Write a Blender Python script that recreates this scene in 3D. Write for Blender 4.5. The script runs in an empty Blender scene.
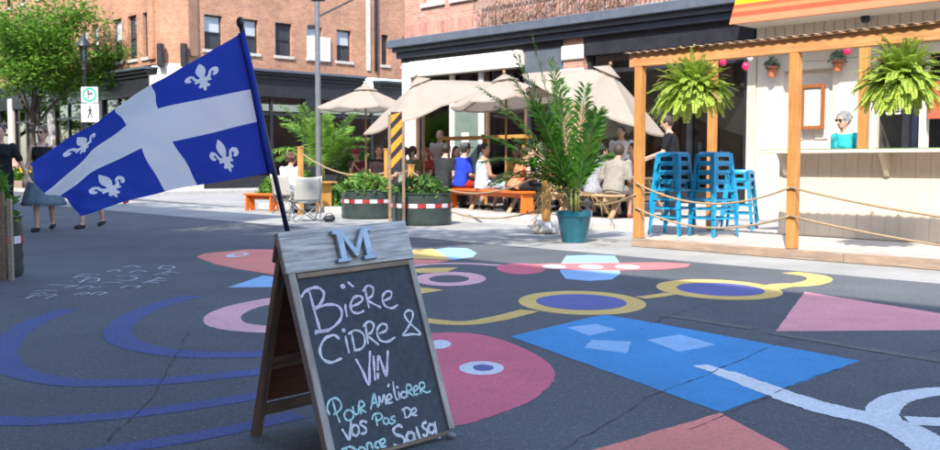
import bpy, bmesh, math, random
from mathutils import Vector, Matrix, Euler
random.seed(7)
R = math.radians
scn = bpy.context.scene
col = scn.collection

# ------------------------------------------------------------------ camera
FPX, HC = 985.0, 1.15
PITCH = math.atan(62 / FPX)
cam_d = bpy.data.cameras.new('camera'); cam = bpy.data.objects.new('camera', cam_d); col.objects.link(cam)
cam.location = (0, 0, HC); cam.rotation_euler = (R(90) - PITCH, 0, 0)
cam_d.sensor_width = 36; cam_d.lens = FPX / 940 * 36; cam_d.clip_start = .05; cam_d.clip_end = 1000
cam_d.dof.use_dof = True; cam_d.dof.focus_distance = 4.2; cam_d.dof.aperture_fstop = 6.3
scn.camera = cam
# ------------------------------------------------------------------ sky, sun, exposure
LX, LY = .285, .958                       # the way the light travels over the ground
SUN_EL = R(44)
world = bpy.data.worlds.new('World'); scn.world = world; world.use_nodes = True
wn = world.node_tree; bg = wn.nodes['Background']
sky = wn.nodes.new('ShaderNodeTexSky'); sky.sky_type = 'NISHITA'; sky.sun_disc = False
sky.sun_elevation = SUN_EL; sky.sun_rotation = math.atan2(-LX, -LY)
sky.air_density = 1.0; sky.dust_density = .6; sky.ozone_density = 1.5
wn.links.new(sky.outputs[0], bg.inputs[0]); bg.inputs[1].default_value = .15
sun_d = bpy.data.lights.new('sun', 'SUN'); sun_d.energy = 2.0; sun_d.angle = R(.55); sun_d.color = (1, .93, .84)
sun = bpy.data.objects.new('sun', sun_d); col.objects.link(sun)
ld = Vector((LX * math.cos(SUN_EL), LY * math.cos(SUN_EL), -math.sin(SUN_EL)))
sun.rotation_euler = ld.to_track_quat('-Z', 'Y').to_euler(); sun.location = (0, -20, 40)
scn.view_settings.view_transform = 'Standard'; scn.view_settings.look = 'None'
scn.view_settings.exposure = 2.22; scn.view_settings.gamma = 1
scn.cycles.max_bounces = 6; scn.cycles.transparent_max_bounces = 16

# ------------------------------------------------------------------ measuring
UA = Vector((.694, -.72, 0)).normalized()   # along the street, to the right
VT = Vector((.72, .694, 0)).normalized()    # across the street, to the shops
FR = math.atan2(UA.y, UA.x)
def at(a, t, z=0): p = UA * a + VT * t; return Vector((p.x, p.y, z))
def toat(p): return (p.x * UA.x + p.y * UA.y, p.x * VT.x + p.y * VT.y)
def ray(x, y):
    f = Vector((0, math.cos(PITCH), -math.sin(PITCH))); u = Vector((0, math.sin(PITCH), math.cos(PITCH)))
    return Vector(((x - 470) / FPX, 0, 0)) + u * (-(y - 225) / FPX) + f
def dep(x, y, Y): d = ray(x, y); return Vector((0, 0, HC)) + d * (Y / d.y)
def gp(x, y, z=0): d = ray(x, y); return Vector((0, 0, HC)) + d * ((z - HC) / d.z)
def plane_hit(x, y, o, n):
    d = ray(x, y); c = Vector((0, 0, HC)); return c + d * ((o - c).dot(n) / d.dot(n))
def onT(x, y, t): p = plane_hit(x, y, VT * t, VT); return toat(p)[0], p.z, p
def onA(x, y, a): p = plane_hit(x, y, UA * a, UA); return toat(p)[1], p.z, p

# ------------------------------------------------------------------ mesh helpers
class MB:
    def __init__(s): s.v = []; s.f = []
    def add(s, vs, fs):
        o = len(s.v); s.v += [tuple(v) for v in vs]; s.f += [tuple(i + o for i in f) for f in fs]; return s
    def box(s, x0, x1, y0, y1, z0, z1, tf=None):
        P = [(x0,y0,z0),(x1,y0,z0),(x1,y1,z0),(x0,y1,z0),(x0,y0,z1),(x1,y0,z1),(x1,y1,z1),(x0,y1,z1)]
        if tf: P = [tf(*p) for p in P]
        return s.add(P, [(0,3,2,1),(4,5,6,7),(0,1,5,4),(1,2,6,5),(2,3,7,6),(3,0,4,7)])
    def bar(s, p, q, w, h, up=(0,0,1), w2=None, h2=None):
        p = Vector(p); q = Vector(q); d = (q - p).normalized(); up = Vector(up)
        if abs(d.dot(up)) > .98: up = Vector((0, 1, 0))
        r = d.cross(up).normalized(); u = r.cross(d); w2 = w if w2 is None else w2; h2 = h if h2 is None else h2
        P = [p + r*a*w/2 + u*b*h/2 for a, b in ((-1,-1),(1,-1),(1,1),(-1,1))] + [q + r*a*w2/2 + u*b*h2/2 for a, b in ((-1,-1),(1,-1),(1,1),(-1,1))]
        return s.add(P, [(3,2,1,0),(4,5,6,7),(0,1,5,4),(1,2,6,5),(2,3,7,6),(3,0,4,7)])
    def tube(s, pts, rad, n=8, cap=True):
        pts = [Vector(p) for p in pts]; rs = rad if isinstance(rad, (list, tuple)) else [rad] * len(pts)
        vs = []; fs = []; pu = None
        for i, p in enumerate(pts):
            d = (pts[min(i+1, len(pts)-1)] - pts[max(i-1, 0)]).normalized()
            if pu is None:
                pu = Vector((0,0,1)) if abs(d.z) < .9 else Vector((1,0,0))
            r = d.cross(pu).normalized(); u = r.cross(d).normalized(); pu = u
            for k in range(n):
                a = 2*math.pi*k/n; vs.append(p + (r*math.cos(a) + u*math.sin(a))*rs[i])
        for i in range(len(pts)-1):
            for k in range(n):
                fs.append((i*n+k, i*n+(k+1)%n, (i+1)*n+(k+1)%n, (i+1)*n+k))
        if cap: fs.append(tuple(range(n-1, -1, -1))); fs.append(tuple((len(pts)-1)*n+k for k in range(n)))
        return s.add(vs, fs)
    def lathe(s, prof, n=16, c=(0,0,0), sq=1):
        vs = []; fs = []
        for r, z in prof:
            for k in range(n):
                a = 2*math.pi*k/n; vs.append((c[0]+r*math.cos(a), c[1]+r*math.sin(a)*sq, c[2]+z))
        m = len(prof)
        for i in range(m-1):
            for k in range(n): fs.append((i*n+k, i*n+(k+1)%n, (i+1)*n+(k+1)%n, (i+1)*n+k))
        if prof[0][0] > 1e-4: fs.append(tuple(range(n-1,-1,-1)))
        if prof[-1][0] > 1e-4: fs.append(tuple((m-1)*n+k for k in range(n)))
        return s.add(vs, fs)
    def ell(s, c, r, rot=None, n=12, m=8):
        vs = []; c = Vector(c)
        for i in range(m+1):
            ph = math.pi*i/m
            for k in range(n):
                a = 2*math.pi*k/n
                p = Vector((r[0]*math.sin(ph)*math.cos(a), r[1]*math.sin(ph)*math.sin(a), r[2]*math.cos(ph)))
                if rot is not None: p = rot @ p
                vs.append(c + p)
        fs = []
        for i in range(m):
            for k in range(n): fs.append((i*n+k, (i+1)*n+k, (i+1)*n+(k+1)%n, i*n+(k+1)%n))
        return s.add(vs, fs)
    def prism(s, poly, tf, d0, d1):     # poly [(u,v)], tf(u,v,d)
        n = len(poly)
        return s.add([tf(u,v,d0) for u,v in poly] + [tf(u,v,d1) for u,v in poly],
                     [tuple(range(n-1,-1,-1)), tuple(range(n,2*n))] + [(i,(i+1)%n,n+(i+1)%n,n+i) for i in range(n)])
    def mesh(s, name='mesh'):
        me = bpy.data.meshes.new(name); me.from_pydata(s.v, [], s.f); me.validate(); return me
    def build(s, name, mat, parent=None, smooth=False, bevel=0, fix=True):
        me = s.mesh(name)
        if fix:
            bm = bmesh.new(); bm.from_mesh(me)
            bmesh.ops.remove_doubles(bm, verts=bm.verts, dist=1e-5)
            bmesh.ops.recalc_face_normals(bm, faces=bm.faces); bm.to_mesh(me); bm.free()
        return ob(name, me, mat, parent, smooth, bevel)
def ob(name, me, mat, parent=None, smooth=False, bevel=0):
    o = bpy.data.objects.new(name, me); col.objects.link(o)
    if mat is not None: me.materials.clear(); me.materials.append(mat)
    if parent is not None: o.parent = parent
    if smooth:
        me.shade_smooth()
        if smooth != True:
            try: me.set_sharp_from_angle(angle=R(smooth))
            except Exception: pass
    if bevel:
        b = o.modifiers.new('bevel', 'BEVEL'); b.width = bevel; b.segments = 1; b.limit_method = 'ANGLE'
    return o
def tag(o, label, cat, group=None):
    o['label'] = label; o['category'] = cat
    if group: o['group'] = group
    return o
def thing(name, label, cat, loc=(0,0,0), rz=0, group=None):
    o = bpy.data.objects.new(name, None); col.objects.link(o); o.empty_display_size = .2
    o.location = loc; o.rotation_euler = (0, 0, rz); return tag(o, label, cat, group)
def dup(o, parent=None, **kw):
    c = o.copy(); col.objects.link(c); c.parent = parent
    for k, v in kw.items(): c[k] = v
    for ch in list(o.children): dup(ch, c)
    return c
def structure(o): o['kind'] = 'structure'; return o
def stuff(o): o['kind'] = 'stuff'; return o

# ------------------------------------------------------------------ materials
MC = {}
def nodes(name):
    m = bpy.data.materials.new(name); m.use_nodes = True; nt = m.node_tree
    return m, nt, nt.nodes['Principled BSDF'], nt.nodes['Material Output']
def N(nt, t, **kw):
    n = nt.nodes.new(t)
    for k, v in kw.items(): setattr(n, k, v)
    return n
def rgb(c): return (c[0], c[1], c[2], 1)
def scale(c, k): return tuple(min(1, max(0, x*k)) for x in c)
def mix(nt, fac, a, b, mode='MIX'):
    n = N(nt, 'ShaderNodeMix', data_type='RGBA', blend_type=mode)
    for sock, v in ((0, fac), (6, a), (7, b)):
        if hasattr(v, 'links') or hasattr(v, 'is_output'): nt.links.new(v, n.inputs[sock])
        elif sock == 0: n.inputs[0].default_value = v
        else: n.inputs[sock].default_value = rgb(v)
    return n.outputs[2]
def noise(nt, sc, det=4, rough=.6, vec=None, stretch=None):
    tc = N(nt, 'ShaderNodeTexCoord'); n = N(nt, 'ShaderNodeTexNoise')
    n.inputs['Scale'].default_value = sc; n.inputs['Detail'].default_value = det; n.inputs['Roughness'].default_value = rough
    v = vec or tc.outputs['Object']
    if stretch:
        mp = N(nt, 'ShaderNodeMapping'); mp.inputs['Scale'].default_value = stretch; nt.links.new(v, mp.inputs[0]); v = mp.outputs[0]
    nt.links.new(v, n.inputs['Vector']); return n.outputs[0]
def ramp(nt, src, a, b, ca=(0,0,0), cb=(1,1,1)):
    n = N(nt, 'ShaderNodeValToRGB'); n.color_ramp.elements[0].position = a; n.color_ramp.elements[1].position = b
    n.color_ramp.elements[0].color = rgb(ca); n.color_ramp.elements[1].color = rgb(cb)
    nt.links.new(src, n.inputs[0]); return n.outputs[0]
def bumpn(nt, p, src, strength, dist=.01):
    b = N(nt, 'ShaderNodeBump'); b.inputs['Strength'].default_value = strength; b.inputs['Distance'].default_value = dist
    nt.links.new(src, b.inputs['Height']); nt.links.new(b.outputs[0], p.inputs['Normal'])
def mat(name, c, rough=.6, var=.18, sc=6, bump=.15, bsc=50, metal=0, spec=.4, stretch=None, rand=0):
    if name in MC: return MC[name]
    m, nt, p, o = nodes(name)
    f = ramp(nt, noise(nt, sc, 5, .65, stretch=stretch), .3, .7)
    cc = mix(nt, f, scale(c, 1-var), scale(c, 1+var))
    if rand:
        oi = N(nt, 'ShaderNodeObjectInfo'); cc = mix(nt, oi.outputs['Random'], cc, mix(nt, .999, cc, scale(c, 1-rand)))
    nt.links.new(cc, p.inputs['Base Color'])
    p.inputs['Roughness'].default_value = rough; p.inputs['Metallic'].default_value = metal
    p.inputs['Specular IOR Level'].default_value = spec
    if bump: bumpn(nt, p, noise(nt, bsc, 4, .6, stretch=stretch), bump)
    MC[name] = m; return m
def leaf(name, c, c2, rough=.55, trans=.35):
    if name in MC: return MC[name]
    m, nt, p, o = nodes(name)
    g = N(nt, 'ShaderNodeNewGeometry')
    cc = mix(nt, g.outputs['Random Per Island'], c, c2); nt.links.new(cc, p.inputs['Base Color'])
    p.inputs['Roughness'].default_value = rough; p.inputs['Specular IOR Level'].default_value = .25
    t = N(nt, 'ShaderNodeBsdfTranslucent'); nt.links.new(cc, t.inputs[0])
    ms = N(nt, 'ShaderNodeMixShader'); ms.inputs[0].default_value = trans
    nt.links.new(p.outputs[0], ms.inputs[1]); nt.links.new(t.outputs[0], ms.inputs[2]); nt.links.new(ms.outputs[0], o.inputs[0])
    MC[name] = m; return m
def fabric(name, c, trans=.25, var=.06, wsc=350, sc=5):
    if name in MC: return MC[name]
    m, nt, p, o = nodes(name)
    f = ramp(nt, noise(nt, sc, 5, .6), .3, .7); cc = mix(nt, f, scale(c, 1-var), scale(c, 1+var))
    nt.links.new(cc, p.inputs['Base Color']); p.inputs['Roughness'].default_value = .85; p.inputs['Specular IOR Level'].default_value = .15
    bumpn(nt, p, noise(nt, wsc, 2, .5), .1, .003)
    if trans:
        t = N(nt, 'ShaderNodeBsdfTranslucent'); nt.links.new(cc, t.inputs[0])
        ms = N(nt, 'ShaderNodeMixShader'); ms.inputs[0].default_value = trans
        nt.links.new(p.outputs[0], ms.inputs[1]); nt.links.new(t.outputs[0], ms.inputs[2]); nt.links.new(ms.outputs[0], o.inputs[0])
    MC[name] = m; return m
def brick(name, c1, c2, mortar, w=.215, h=.075):
    if name in MC: return MC[name]
    m, nt, p, o = nodes(name)
    tc = N(nt, 'ShaderNodeTexCoord'); sx = N(nt, 'ShaderNodeSeparateXYZ'); nt.links.new(tc.outputs['Object'], sx.inputs[0])
    ad = N(nt, 'ShaderNodeMath', operation='ADD'); nt.links.new(sx.outputs[0], ad.inputs[0]); nt.links.new(sx.outputs[1], ad.inputs[1])
    cb = N(nt, 'ShaderNodeCombineXYZ'); nt.links.new(ad.outputs[0], cb.inputs[0]); nt.links.new(sx.outputs[2], cb.inputs[1])
    b = N(nt, 'ShaderNodeTexBrick'); nt.links.new(cb.outputs[0], b.inputs[0])
    b.inputs['Color1'].default_value = rgb(c1); b.inputs['Color2'].default_value = rgb(c2); b.inputs['Mortar'].default_value = rgb(mortar)
    b.inputs['Scale'].default_value = 1; b.inputs['Brick Width'].default_value = w; b.inputs['Row Height'].default_value = h
    b.inputs['Mortar Size'].default_value = .006; b.inputs['Bias'].default_value = -.1
    n1 = ramp(nt, noise(nt, .55, 8, .75), .3, .72, (.60,.60,.62), (1.2,1.12,1.05))
    n2 = ramp(nt, noise(nt, 9, 3, .6), .2, .8, (.8,.8,.8), (1.2,1.2,1.2))
    cc = mix(nt, 1., mix(nt, 1., b.outputs['Color'], n1, 'MULTIPLY'), n2, 'MULTIPLY')
    nt.links.new(cc, p.inputs['Base Color']); p.inputs['Roughness'].default_value = .9; p.inputs['Specular IOR Level'].default_value = .2
    iv = N(nt, 'ShaderNodeMath', operation='SUBTRACT'); iv.inputs[0].default_value = 1; nt.links.new(b.outputs['Fac'], iv.inputs[1])
    bumpn(nt, p, iv.outputs[0], .5, .01); MC[name] = m; return m
def wood(name, c, rough=.6, var=.3, stretch=(2, 2, 2), gr=(30, 30, 2.5), bump=.25, rand=.25):
    if name in MC: return MC[name]
    m, nt, p, o = nodes(name)
    oi = N(nt, 'ShaderNodeObjectInfo'); tc = N(nt, 'ShaderNodeTexCoord')
    vm = N(nt, 'ShaderNodeVectorMath', operation='ADD'); nt.links.new(tc.outputs['Object'], vm.inputs[0])
    cm = N(nt, 'ShaderNodeCombineXYZ')
    ml = N(nt, 'ShaderNodeMath', operation='MULTIPLY'); ml.inputs[1].default_value = 37; nt.links.new(oi.outputs['Random'], ml.inputs[0])
    for k in range(3): nt.links.new(ml.outputs[0], cm.inputs[k])
    nt.links.new(cm.outputs[0], vm.inputs[1]); v = vm.outputs[0]
    g = noise(nt, 1, 5, .65, v, gr); b = noise(nt, 1.5, 4, .6, v, stretch)
    cc = mix(nt, ramp(nt, g, .32, .68), scale(c, 1-var), scale(c, 1+var*.8))
    cc = mix(nt, ramp(nt, b, .35, .7), cc, mix(nt, 1., cc, (.8,.78,.76), 'MULTIPLY'))
    rr = N(nt, 'ShaderNodeMapRange'); nt.links.new(oi.outputs['Random'], rr.inputs[0]); rr.inputs[3].default_value = 0; rr.inputs[4].default_value = rand*2
    cc = mix(nt, rr.outputs[0], cc, mix(nt, 1., cc, (.72,.7,.68), 'MULTIPLY'))
    nt.links.new(cc, p.inputs['Base Color']); p.inputs['Roughness'].default_value = rough; p.inputs['Specular IOR Level'].default_value = .3
    bumpn(nt, p, g, bump, .004); MC[name] = m; return m
def glassm(name, tint=(.75,.8,.8), refl=.16):
    if name in MC: return MC[name]
    m, nt, p, o = nodes(name)
    t = N(nt, 'ShaderNodeBsdfTransparent'); t.inputs[0].default_value = rgb(tint)
    g = N(nt, 'ShaderNodeBsdfGlossy'); g.inputs['Roughness'].default_value = .02
    lw = N(nt, 'ShaderNodeFresnel'); lw.inputs[0].default_value = 1.5
    ad = N(nt, 'ShaderNodeMath', operation='ADD', use_clamp=True); nt.links.new(lw.outputs[0], ad.inputs[0]); ad.inputs[1].default_value = refl - .04
    ms = N(nt, 'ShaderNodeMixShader'); nt.links.new(ad.outputs[0], ms.inputs[0]); nt.links.new(t.outputs[0], ms.inputs[1]); nt.links.new(g.outputs[0], ms.inputs[2])
    nt.links.new(ms.outputs[0], o.inputs[0]); MC[name] = m; return m
def asphalt_nodes(nt, p, col_in=None, wear=0, fade=0):
    tc = N(nt, 'ShaderNodeTexCoord'); P = tc.outputs['Object']
    big = ramp(nt, noise(nt, .35, 6, .65, P), .3, .72); fine = noise(nt, 90, 3, .7, P); grit = noise(nt, 260, 2, .8, P)
    base = mix(nt, big, (.062,.068,.074), (.114,.121,.127))
    base = mix(nt, ramp(nt, fine, .35, .7), mix(nt, 1., base, (.62,.62,.62), 'MULTIPLY'), mix(nt, 1., base, (1.4,1.4,1.4), 'MULTIPLY'))
    base = mix(nt, ramp(nt, grit, .60, .70), base, (.27,.27,.265))
    mid = noise(nt, 34, 3, .8, P); base = mix(nt, ramp(nt, mid, .54, .74), base, mix(nt, 1., base, (2.1,2.08,2.05), 'MULTIPLY'))
    st = ramp(nt, noise(nt, 1.7, 7, .75, P), .58, .75); base = mix(nt, st, base, mix(nt, 1., base, (.60,.59,.58), 'MULTIPLY'))
    if col_in is not None:
        w = ramp(nt, noise(nt, 140, 4, .8, P), .70-wear, .80-wear*.6)
        w2 = ramp(nt, noise(nt, 7, 9, .82, P), .60-wear*.55, .78-wear*.3); w = mix(nt, 1., w, mix(nt, .5, w2, (0,0,0)), 'ADD')
        dirt = ramp(nt, noise(nt, 1.1, 7, .7, P), .35, .8, (1.05,1.05,1.05), (.78,.77,.76))
        sp = ramp(nt, fine, .3, .75, (.80,.80,.80), (1.16,1.16,1.16)); sp = mix(nt, 1., sp, ramp(nt, mid, .3, .7, (.86,.86,.86), (1.1,1.1,1.1)), 'MULTIPLY')
        w3 = ramp(nt, noise(nt, 48, 5, .85, P), .60-wear*.2, .70); w = mix(nt, 1., w, mix(nt, .45, w3, (0,0,0)), 'ADD')
        if fade: w = mix(nt, 1., w, (fade,fade,fade), 'ADD')
        c = mix(nt, 1., mix(nt, 1., col_in, dirt, 'MULTIPLY'), sp, 'MULTIPLY'); cl = N(nt, 'ShaderNodeClamp'); nt.links.new(w, cl.inputs[0]); base = mix(nt, cl.outputs[0], c, base)
    nt.links.new(base, p.inputs['Base Color']); p.inputs['Roughness'].default_value = .88; p.inputs['Specular IOR Level'].default_value = .25
    ad = N(nt, 'ShaderNodeMath', operation='ADD'); nt.links.new(fine, ad.inputs[0]); nt.links.new(grit, ad.inputs[1])
    bumpn(nt, p, ad.outputs[0], .55, .006)
def paint(name, c, wear=.06, fade=0):
    if name in MC: return MC[name]
    m, nt, p, o = nodes(name); asphalt_nodes(nt, p, c, wear, fade); MC[name] = m; return m
M_asph, _nt, _p, _o = nodes('asphalt'); asphalt_nodes(_nt, _p)
# ================================================================== THE SETTING
def sheet(name, pts, m, parent=None, z=0): return MB().add([(p[0], p[1], z) for p in pts], [tuple(range(len(pts)))]).build(name, m, parent, fix=False)
road = structure(sheet('road', [(-260,-260),(260,-260),(260,260),(-260,260)], M_asph))
M_conc = mat('concrete', (.36,.345,.32), .9, .14, 1.2, .3, 80, spec=.2)
M_kerb = mat('kerb_stone', (.40,.385,.36), .85, .15, 4, .3, 60, spec=.2)
FT = 18.1                                   # line of the shop fronts
A_END, _, _ = onT(405, 60, FT)              # left end of the near shop block
A_COR, _, _ = onT(160, 60, FT)              # corner of the far block
A_MID, _, _ = onT(757, 60, FT)              # where the cream shop starts
KT = 13.4                                   # kerb line
def slabs(name, a0, a1, t0, t1, z, step=1.5, cols=3):
    root = structure(MB().box(a0, a1, t0, t1, z-.16, z-.012, lambda a,t,zz: at(a,t,zz)).build(name, M_conc))
    n = int((a1-a0)/step); w = (t1-t0)/cols
    me = None
    for i in range(n):
        for j in range(cols):
            if me is None:
                me = MB().box(.008, (a1-a0)/n-.008, .008, w-.008, -.03, 0).build('slab', M_slab, root, bevel=.006)
                o = me; mesh = me.data
            else:
                o = ob('slab', mesh, None, root); b = o.modifiers.new('bevel', 'BEVEL'); b.width = .006; b.segments = 1
            p = at(a0+(a1-a0)*i/n, t0+w*j, z + random.uniform(-.003,.003)); o.location = p; o.rotation_euler = (0,0,FR)
    return root
M_slab = mat('slab_concrete', (.40,.385,.355), .9, .12, 2.5, .25, 90, spec=.2, rand=.22)
pav = slabs('pavement', A_END-.2, 14, KT+.16, FT, .13)
def kerb(par, a0, a1, t0, t1, along='a'):
    n = max(1, int(abs((a1-a0) if along == 'a' else (t1-t0))/1.8))
    for i in range(n):
        if along == 'a':
            x0 = a0+(a1-a0)*i/n; x1 = a0+(a1-a0)*(i+1)/n-.01; q = (x0,x1,t0,t1)
        else:
            y0 = t0+(t1-t0)*i/n; y1 = t0+(t1-t0)*(i+1)/n-.01; q = (a0,a1,y0,y1)
        MB().box(*q, -.1, .135, lambda a,t,zz: at(a,t,zz)).build('kerb_stone', M_kerb, par, bevel=.015)
kerb(pav, A_END-.2, 14, KT, KT+.155)
kerb(pav, A_END-.36, A_END-.205, KT+.2, FT+24, 't')
pav2 = slabs('far_pavement', A_COR-30, A_COR+2.8, KT+1.2, FT, .13, 2.0, 2)
kerb(pav2, A_COR-30, A_COR+2.8, KT+1.04, KT+1.19)
kerb(pav2, A_COR+2.81, A_COR+2.96, KT+1.2, FT+28, 't')
structure(MB().box(A_COR+.02, A_COR+2.8, FT+.01, FT+28, -.1, .128, lambda a,t,zz: at(a,t,zz)).build('side_pavement', M_conc))
structure(MB().box(-60, 60, -6, -.9, -.1, .13, lambda a,t,zz: at(a,t,zz)).build('near_pavement', M_conc))
# pale concrete of the side street
M_side = mat('old_concrete_road', (.27,.265,.25), .9, .18, .6, .3, 70, spec=.2)
structure(sheet('side_street', [at(A_COR+2.97, KT+1.1), at(A_END-.37, KT+.1), at(A_END-.37, 80), at(A_COR+2.97, 80)], M_side, z=.0022))
structure(sheet('sunlit_parking_lane', [at(A_COR+2.5,10.6), at(14,9.2), at(14,KT), at(A_COR+2.5,KT+.05)], mat('painted_sunlit_asphalt', (.29,.285,.262), .9, .2, .8, .45, 110, spec=.2), z=.0008))  # asphalt coloured paler here, standing in for sunlight past the shadow edge

# ------------------------------------------------------------------ street painting, traced onto the road
PZ = [.0016]
def rough(pts, step=.06, amp=.0028):
    out = []; n = len(pts)
    for i in range(n):
        p, q = Vector((pts[i][0], pts[i][1])), Vector((pts[(i+1) % n][0], pts[(i+1) % n][1])); m = max(1, min(120, int((q-p).length/step)))
        for k in range(m): v = p.lerp(q, k/m); out.append((v.x+random.gauss(0, amp), v.y+random.gauss(0, amp)))
    return out
def flat(name, pts, c, wear=.06, z=None):
    z = z or PZ[0]
    P = [gp(x, y) for x, y in pts]
    return sheet(name, rough([(p.x, p.y) for p in P]), paint('road_paint_' + c, PC[c], wear), road, z)
def sm(pts, n=8, closed=False):
    out = []; m = len(pts); P = [Vector(p) for p in pts]
    rng = range(m) if closed else range(m-1)
    for i in rng:
        p0 = P[(i-1) % m] if closed or i > 0 else P[0]*2-P[1]; p1 = P[i]; p2 = P[(i+1) % m]
        p3 = P[(i+2) % m] if closed or i+2 < m else P[-1]*2-P[-2]
        for k in range(n):
            u = k/n; out.append(.5*((2*p1)+(-p0+p2)*u+(2*p0-5*p1+4*p2-p3)*u*u+(-p0+3*p1-3*p2+p3)*u**3))
    if not closed: out.append(P[-1])
    return out
def stroke_pts(P, w):
    L = []; Rr = []
    for i, p in enumerate(P):
        d = (P[min(i+1, len(P)-1)] - P[max(i-1, 0)]).normalized(); n = Vector((-d.y, d.x, 0))
        ww = w[i*(len(w)-1)//max(1, len(P)-1)] if isinstance(w, (list, tuple)) else w
        L.append(p + n*ww/2); Rr.append(p - n*ww/2)
    return L, Rr
def stroke(name, pts, c, w, wear=.06, z=None, par=None, n=8):
    z = z or PZ[0]
    P = sm([gp(x, y) for x, y in pts], n*2); L, Rr = stroke_pts(P, w)
    for q in L+Rr: q.x += random.gauss(0,.0025); q.y += random.gauss(0,.0025)
    k = len(P); vs = [(p.x, p.y, z) for p in L] + [(p.x, p.y, z) for p in Rr]
    return MB().add(vs, [(i+k, i+1+k, i+1, i) for i in range(k-1)]).build(name, paint('road_paint_' + c, PC[c], wear, .26 if c == 'indigo' else 0), par or road, fix=False)
def oval(name, cx, cy, rx, ry, c, inner=None, wear=.06, z=None):
    z = z or PZ[0]; n = 48
    def ringp(cx, cy, rx, ry):
        top, bot, le, ri = gp(cx, cy-ry), gp(cx, cy+ry), gp(cx-rx, cy), gp(cx+rx, cy)
        c0 = (top+bot)/2; sy = (top-bot).length/2; sx = (ri-le).length/2*(c0.y/gp(cx, cy).y)
        return [(c0.x+sx*math.cos(2*math.pi*k/n), c0.y+sy*math.sin(2*math.pi*k/n), z) for k in range(n)]
    if inner is None: return sheet(name, rough(ringp(cx,cy,rx,ry)), paint('road_paint_' + c, PC[c], wear), road, z)
    A = ringp(cx,cy,rx,ry); B = ringp(*inner)
    return MB().add(A+B, [(k,(k+1)%n,n+(k+1)%n,n+k) for k in range(n)]).build(name, paint('road_paint_' + c, PC[c], wear), road, fix=False)
PC = dict(blue=(.06,.27,.52), violet=(.13,.14,.33), indigo=(.06,.095,.34), yellow=(.72,.48,.15), pink=(.78,.42,.42), rose=(.78,.33,.33),
          crimson=(.66,.15,.20), coral=(.78,.25,.19), red=(.72,.18,.18), sky=(.28,.47,.68), pale=(.70,.70,.68), white=(.66,.67,.67), chalk=(.5,.51,.52), worn=(.20,.18,.13), tar=(.035,.036,.038))
# four worn arcs of indigo
for pts, w in (([(71,309),(39,320),(15,335),(2.5,352),(10,367),(34,377),(73,382.5),(122,383),(171,380.5),(210,377),(265,371),(300,366)], .2),
               ([(193,296),(166,303),(139,313),(121,325),(118,335),(127,343),(152,350),(186,354),(215,355),(260,354),(300,351)], .22),
               ([(-60,416),(-10,420),(29,421.6),(73,419),(122,415),(171,409),(210,403.5),(250,397),(300,389)], .17),
               ([(-20,465),(60,457.5),(98,452),(137,446),(176,440),(215,433),(250,425.5),(300,415)], .16)):
    stroke('painted_arc', pts, 'indigo', w*.85, .2)
flat('painted_head', [(196,257),(205,253.4),(229,251.3),(247,249.5),(263,249.5),(300,250),(345,252),(345,286),(300,279),(261.5,273),(237.6,269),(214,264)], 'coral')
oval('painted_eye', 237.6, 255, 10, 2.4, 'white', z=.0022)
oval('painted_pupil', 239, 254.7, 5, 1.2, 'coral', z=.0028)
flat('painted_fin', [(227,287.6),(263,275.7),(300,279.5),(300,287)], 'sky', z=.0022)
stroke('painted_loop', [(310,297),(280,299.5),(260,303),(240.6,307.5),(225,314.5),(222.8,321),(231.7,325.8),(255.5,328.8),(285,330),(310,330)], 'pink', .27)
flat('painted_tail', [(434,249.5),(449,247.5),(468,248.5),(477,253),(473,257),(452,260)], 'sky')
flat('painted_tail', [(405,250.5),(433,249),(452,260),(405,258.5)], 'yellow', z=.0022)
flat('painted_tail', [(400,259),(450,260.5),(430,264),(400,264)], 'coral', z=.0022)
stroke('painted_ribbon', [(395,268),(420,265),(439,263.7),(468,263.6),(500,265.4)], 'pink', .16)
flat('painted_diamond', [(405,270),(423,268),(458,267.6),(445.5,272.5),(420,273)], 'yellow')
oval('painted_ring', 450, 279, 36, 7, 'pink', (449,279,20,3.8))
flat('painted_triangle', [(395,287),(412,286.5),(444,290),(420,294),(400,295)], 'yellow')
flat('painted_pad', [(566,256),(590,255),(615,256),(619,262),(620,274),(612,279.5),(590,281),(566,279),(560,272),(562,262)], 'sky')
oval('painted_blob', 520.5, 269, 24, 5.4, 'crimson', z=.0022)
flat('painted_tongue', [(530,264.5),(565,263.5),(610,263),(660,262.6),(690,264),(688,267),(664,269.5),(620,270.6),(570,270),(532,268.6)], 'red', z=.0028)
for x in (554, 591, 627.5): oval('painted_spot', x, 267, 12, 2, 'white', z=.0034)
stroke('painted_link', [(400,318),(431,321),(452,323),(474,322.5),(497,318.7),(515,314.4),(530,310.5)], 'yellow', .17)
oval('painted_ring', 581.5, 303, 63, 12, 'yellow', (581,302.3,45,8))
oval('painted_pool', 581, 302.3, 44.8, 7.9, 'violet')
stroke('painted_link', [(640,298),(655,296.2),(672,293.6)], 'yellow', .14, z=.0022)
oval('painted_ring', 718, 289.7, 60, 10, 'yellow', (720,289.5,42,6.6))
oval('painted_pool', 720, 289.5, 41.8, 6.5, 'violet')
stroke('painted_curl', [(768,288),(785,285.3),(800,285),(814,282.5),(820,279),(812,275.6),(790,272.7)], 'yellow', .24, z=.0022)
flat('painted_disc', [tuple(p[:2]) for p in sm([(435,333),(470,333.3),(502.7,340),(530.7,352),(549,363.7),(555.4,375),(549,387),(530.7,401),(502.7,412.7),(461,425),(410,428),(370,415),(355,390),(365,358),(395,338)], 6, True)], 'crimson')
oval('painted_eye', 481.7, 368.3, 22.4, 6.8, 'white', z=.0022)
oval('painted_pupil', 483, 368, 10.5, 3.2, 'violet', z=.0028)
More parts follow.
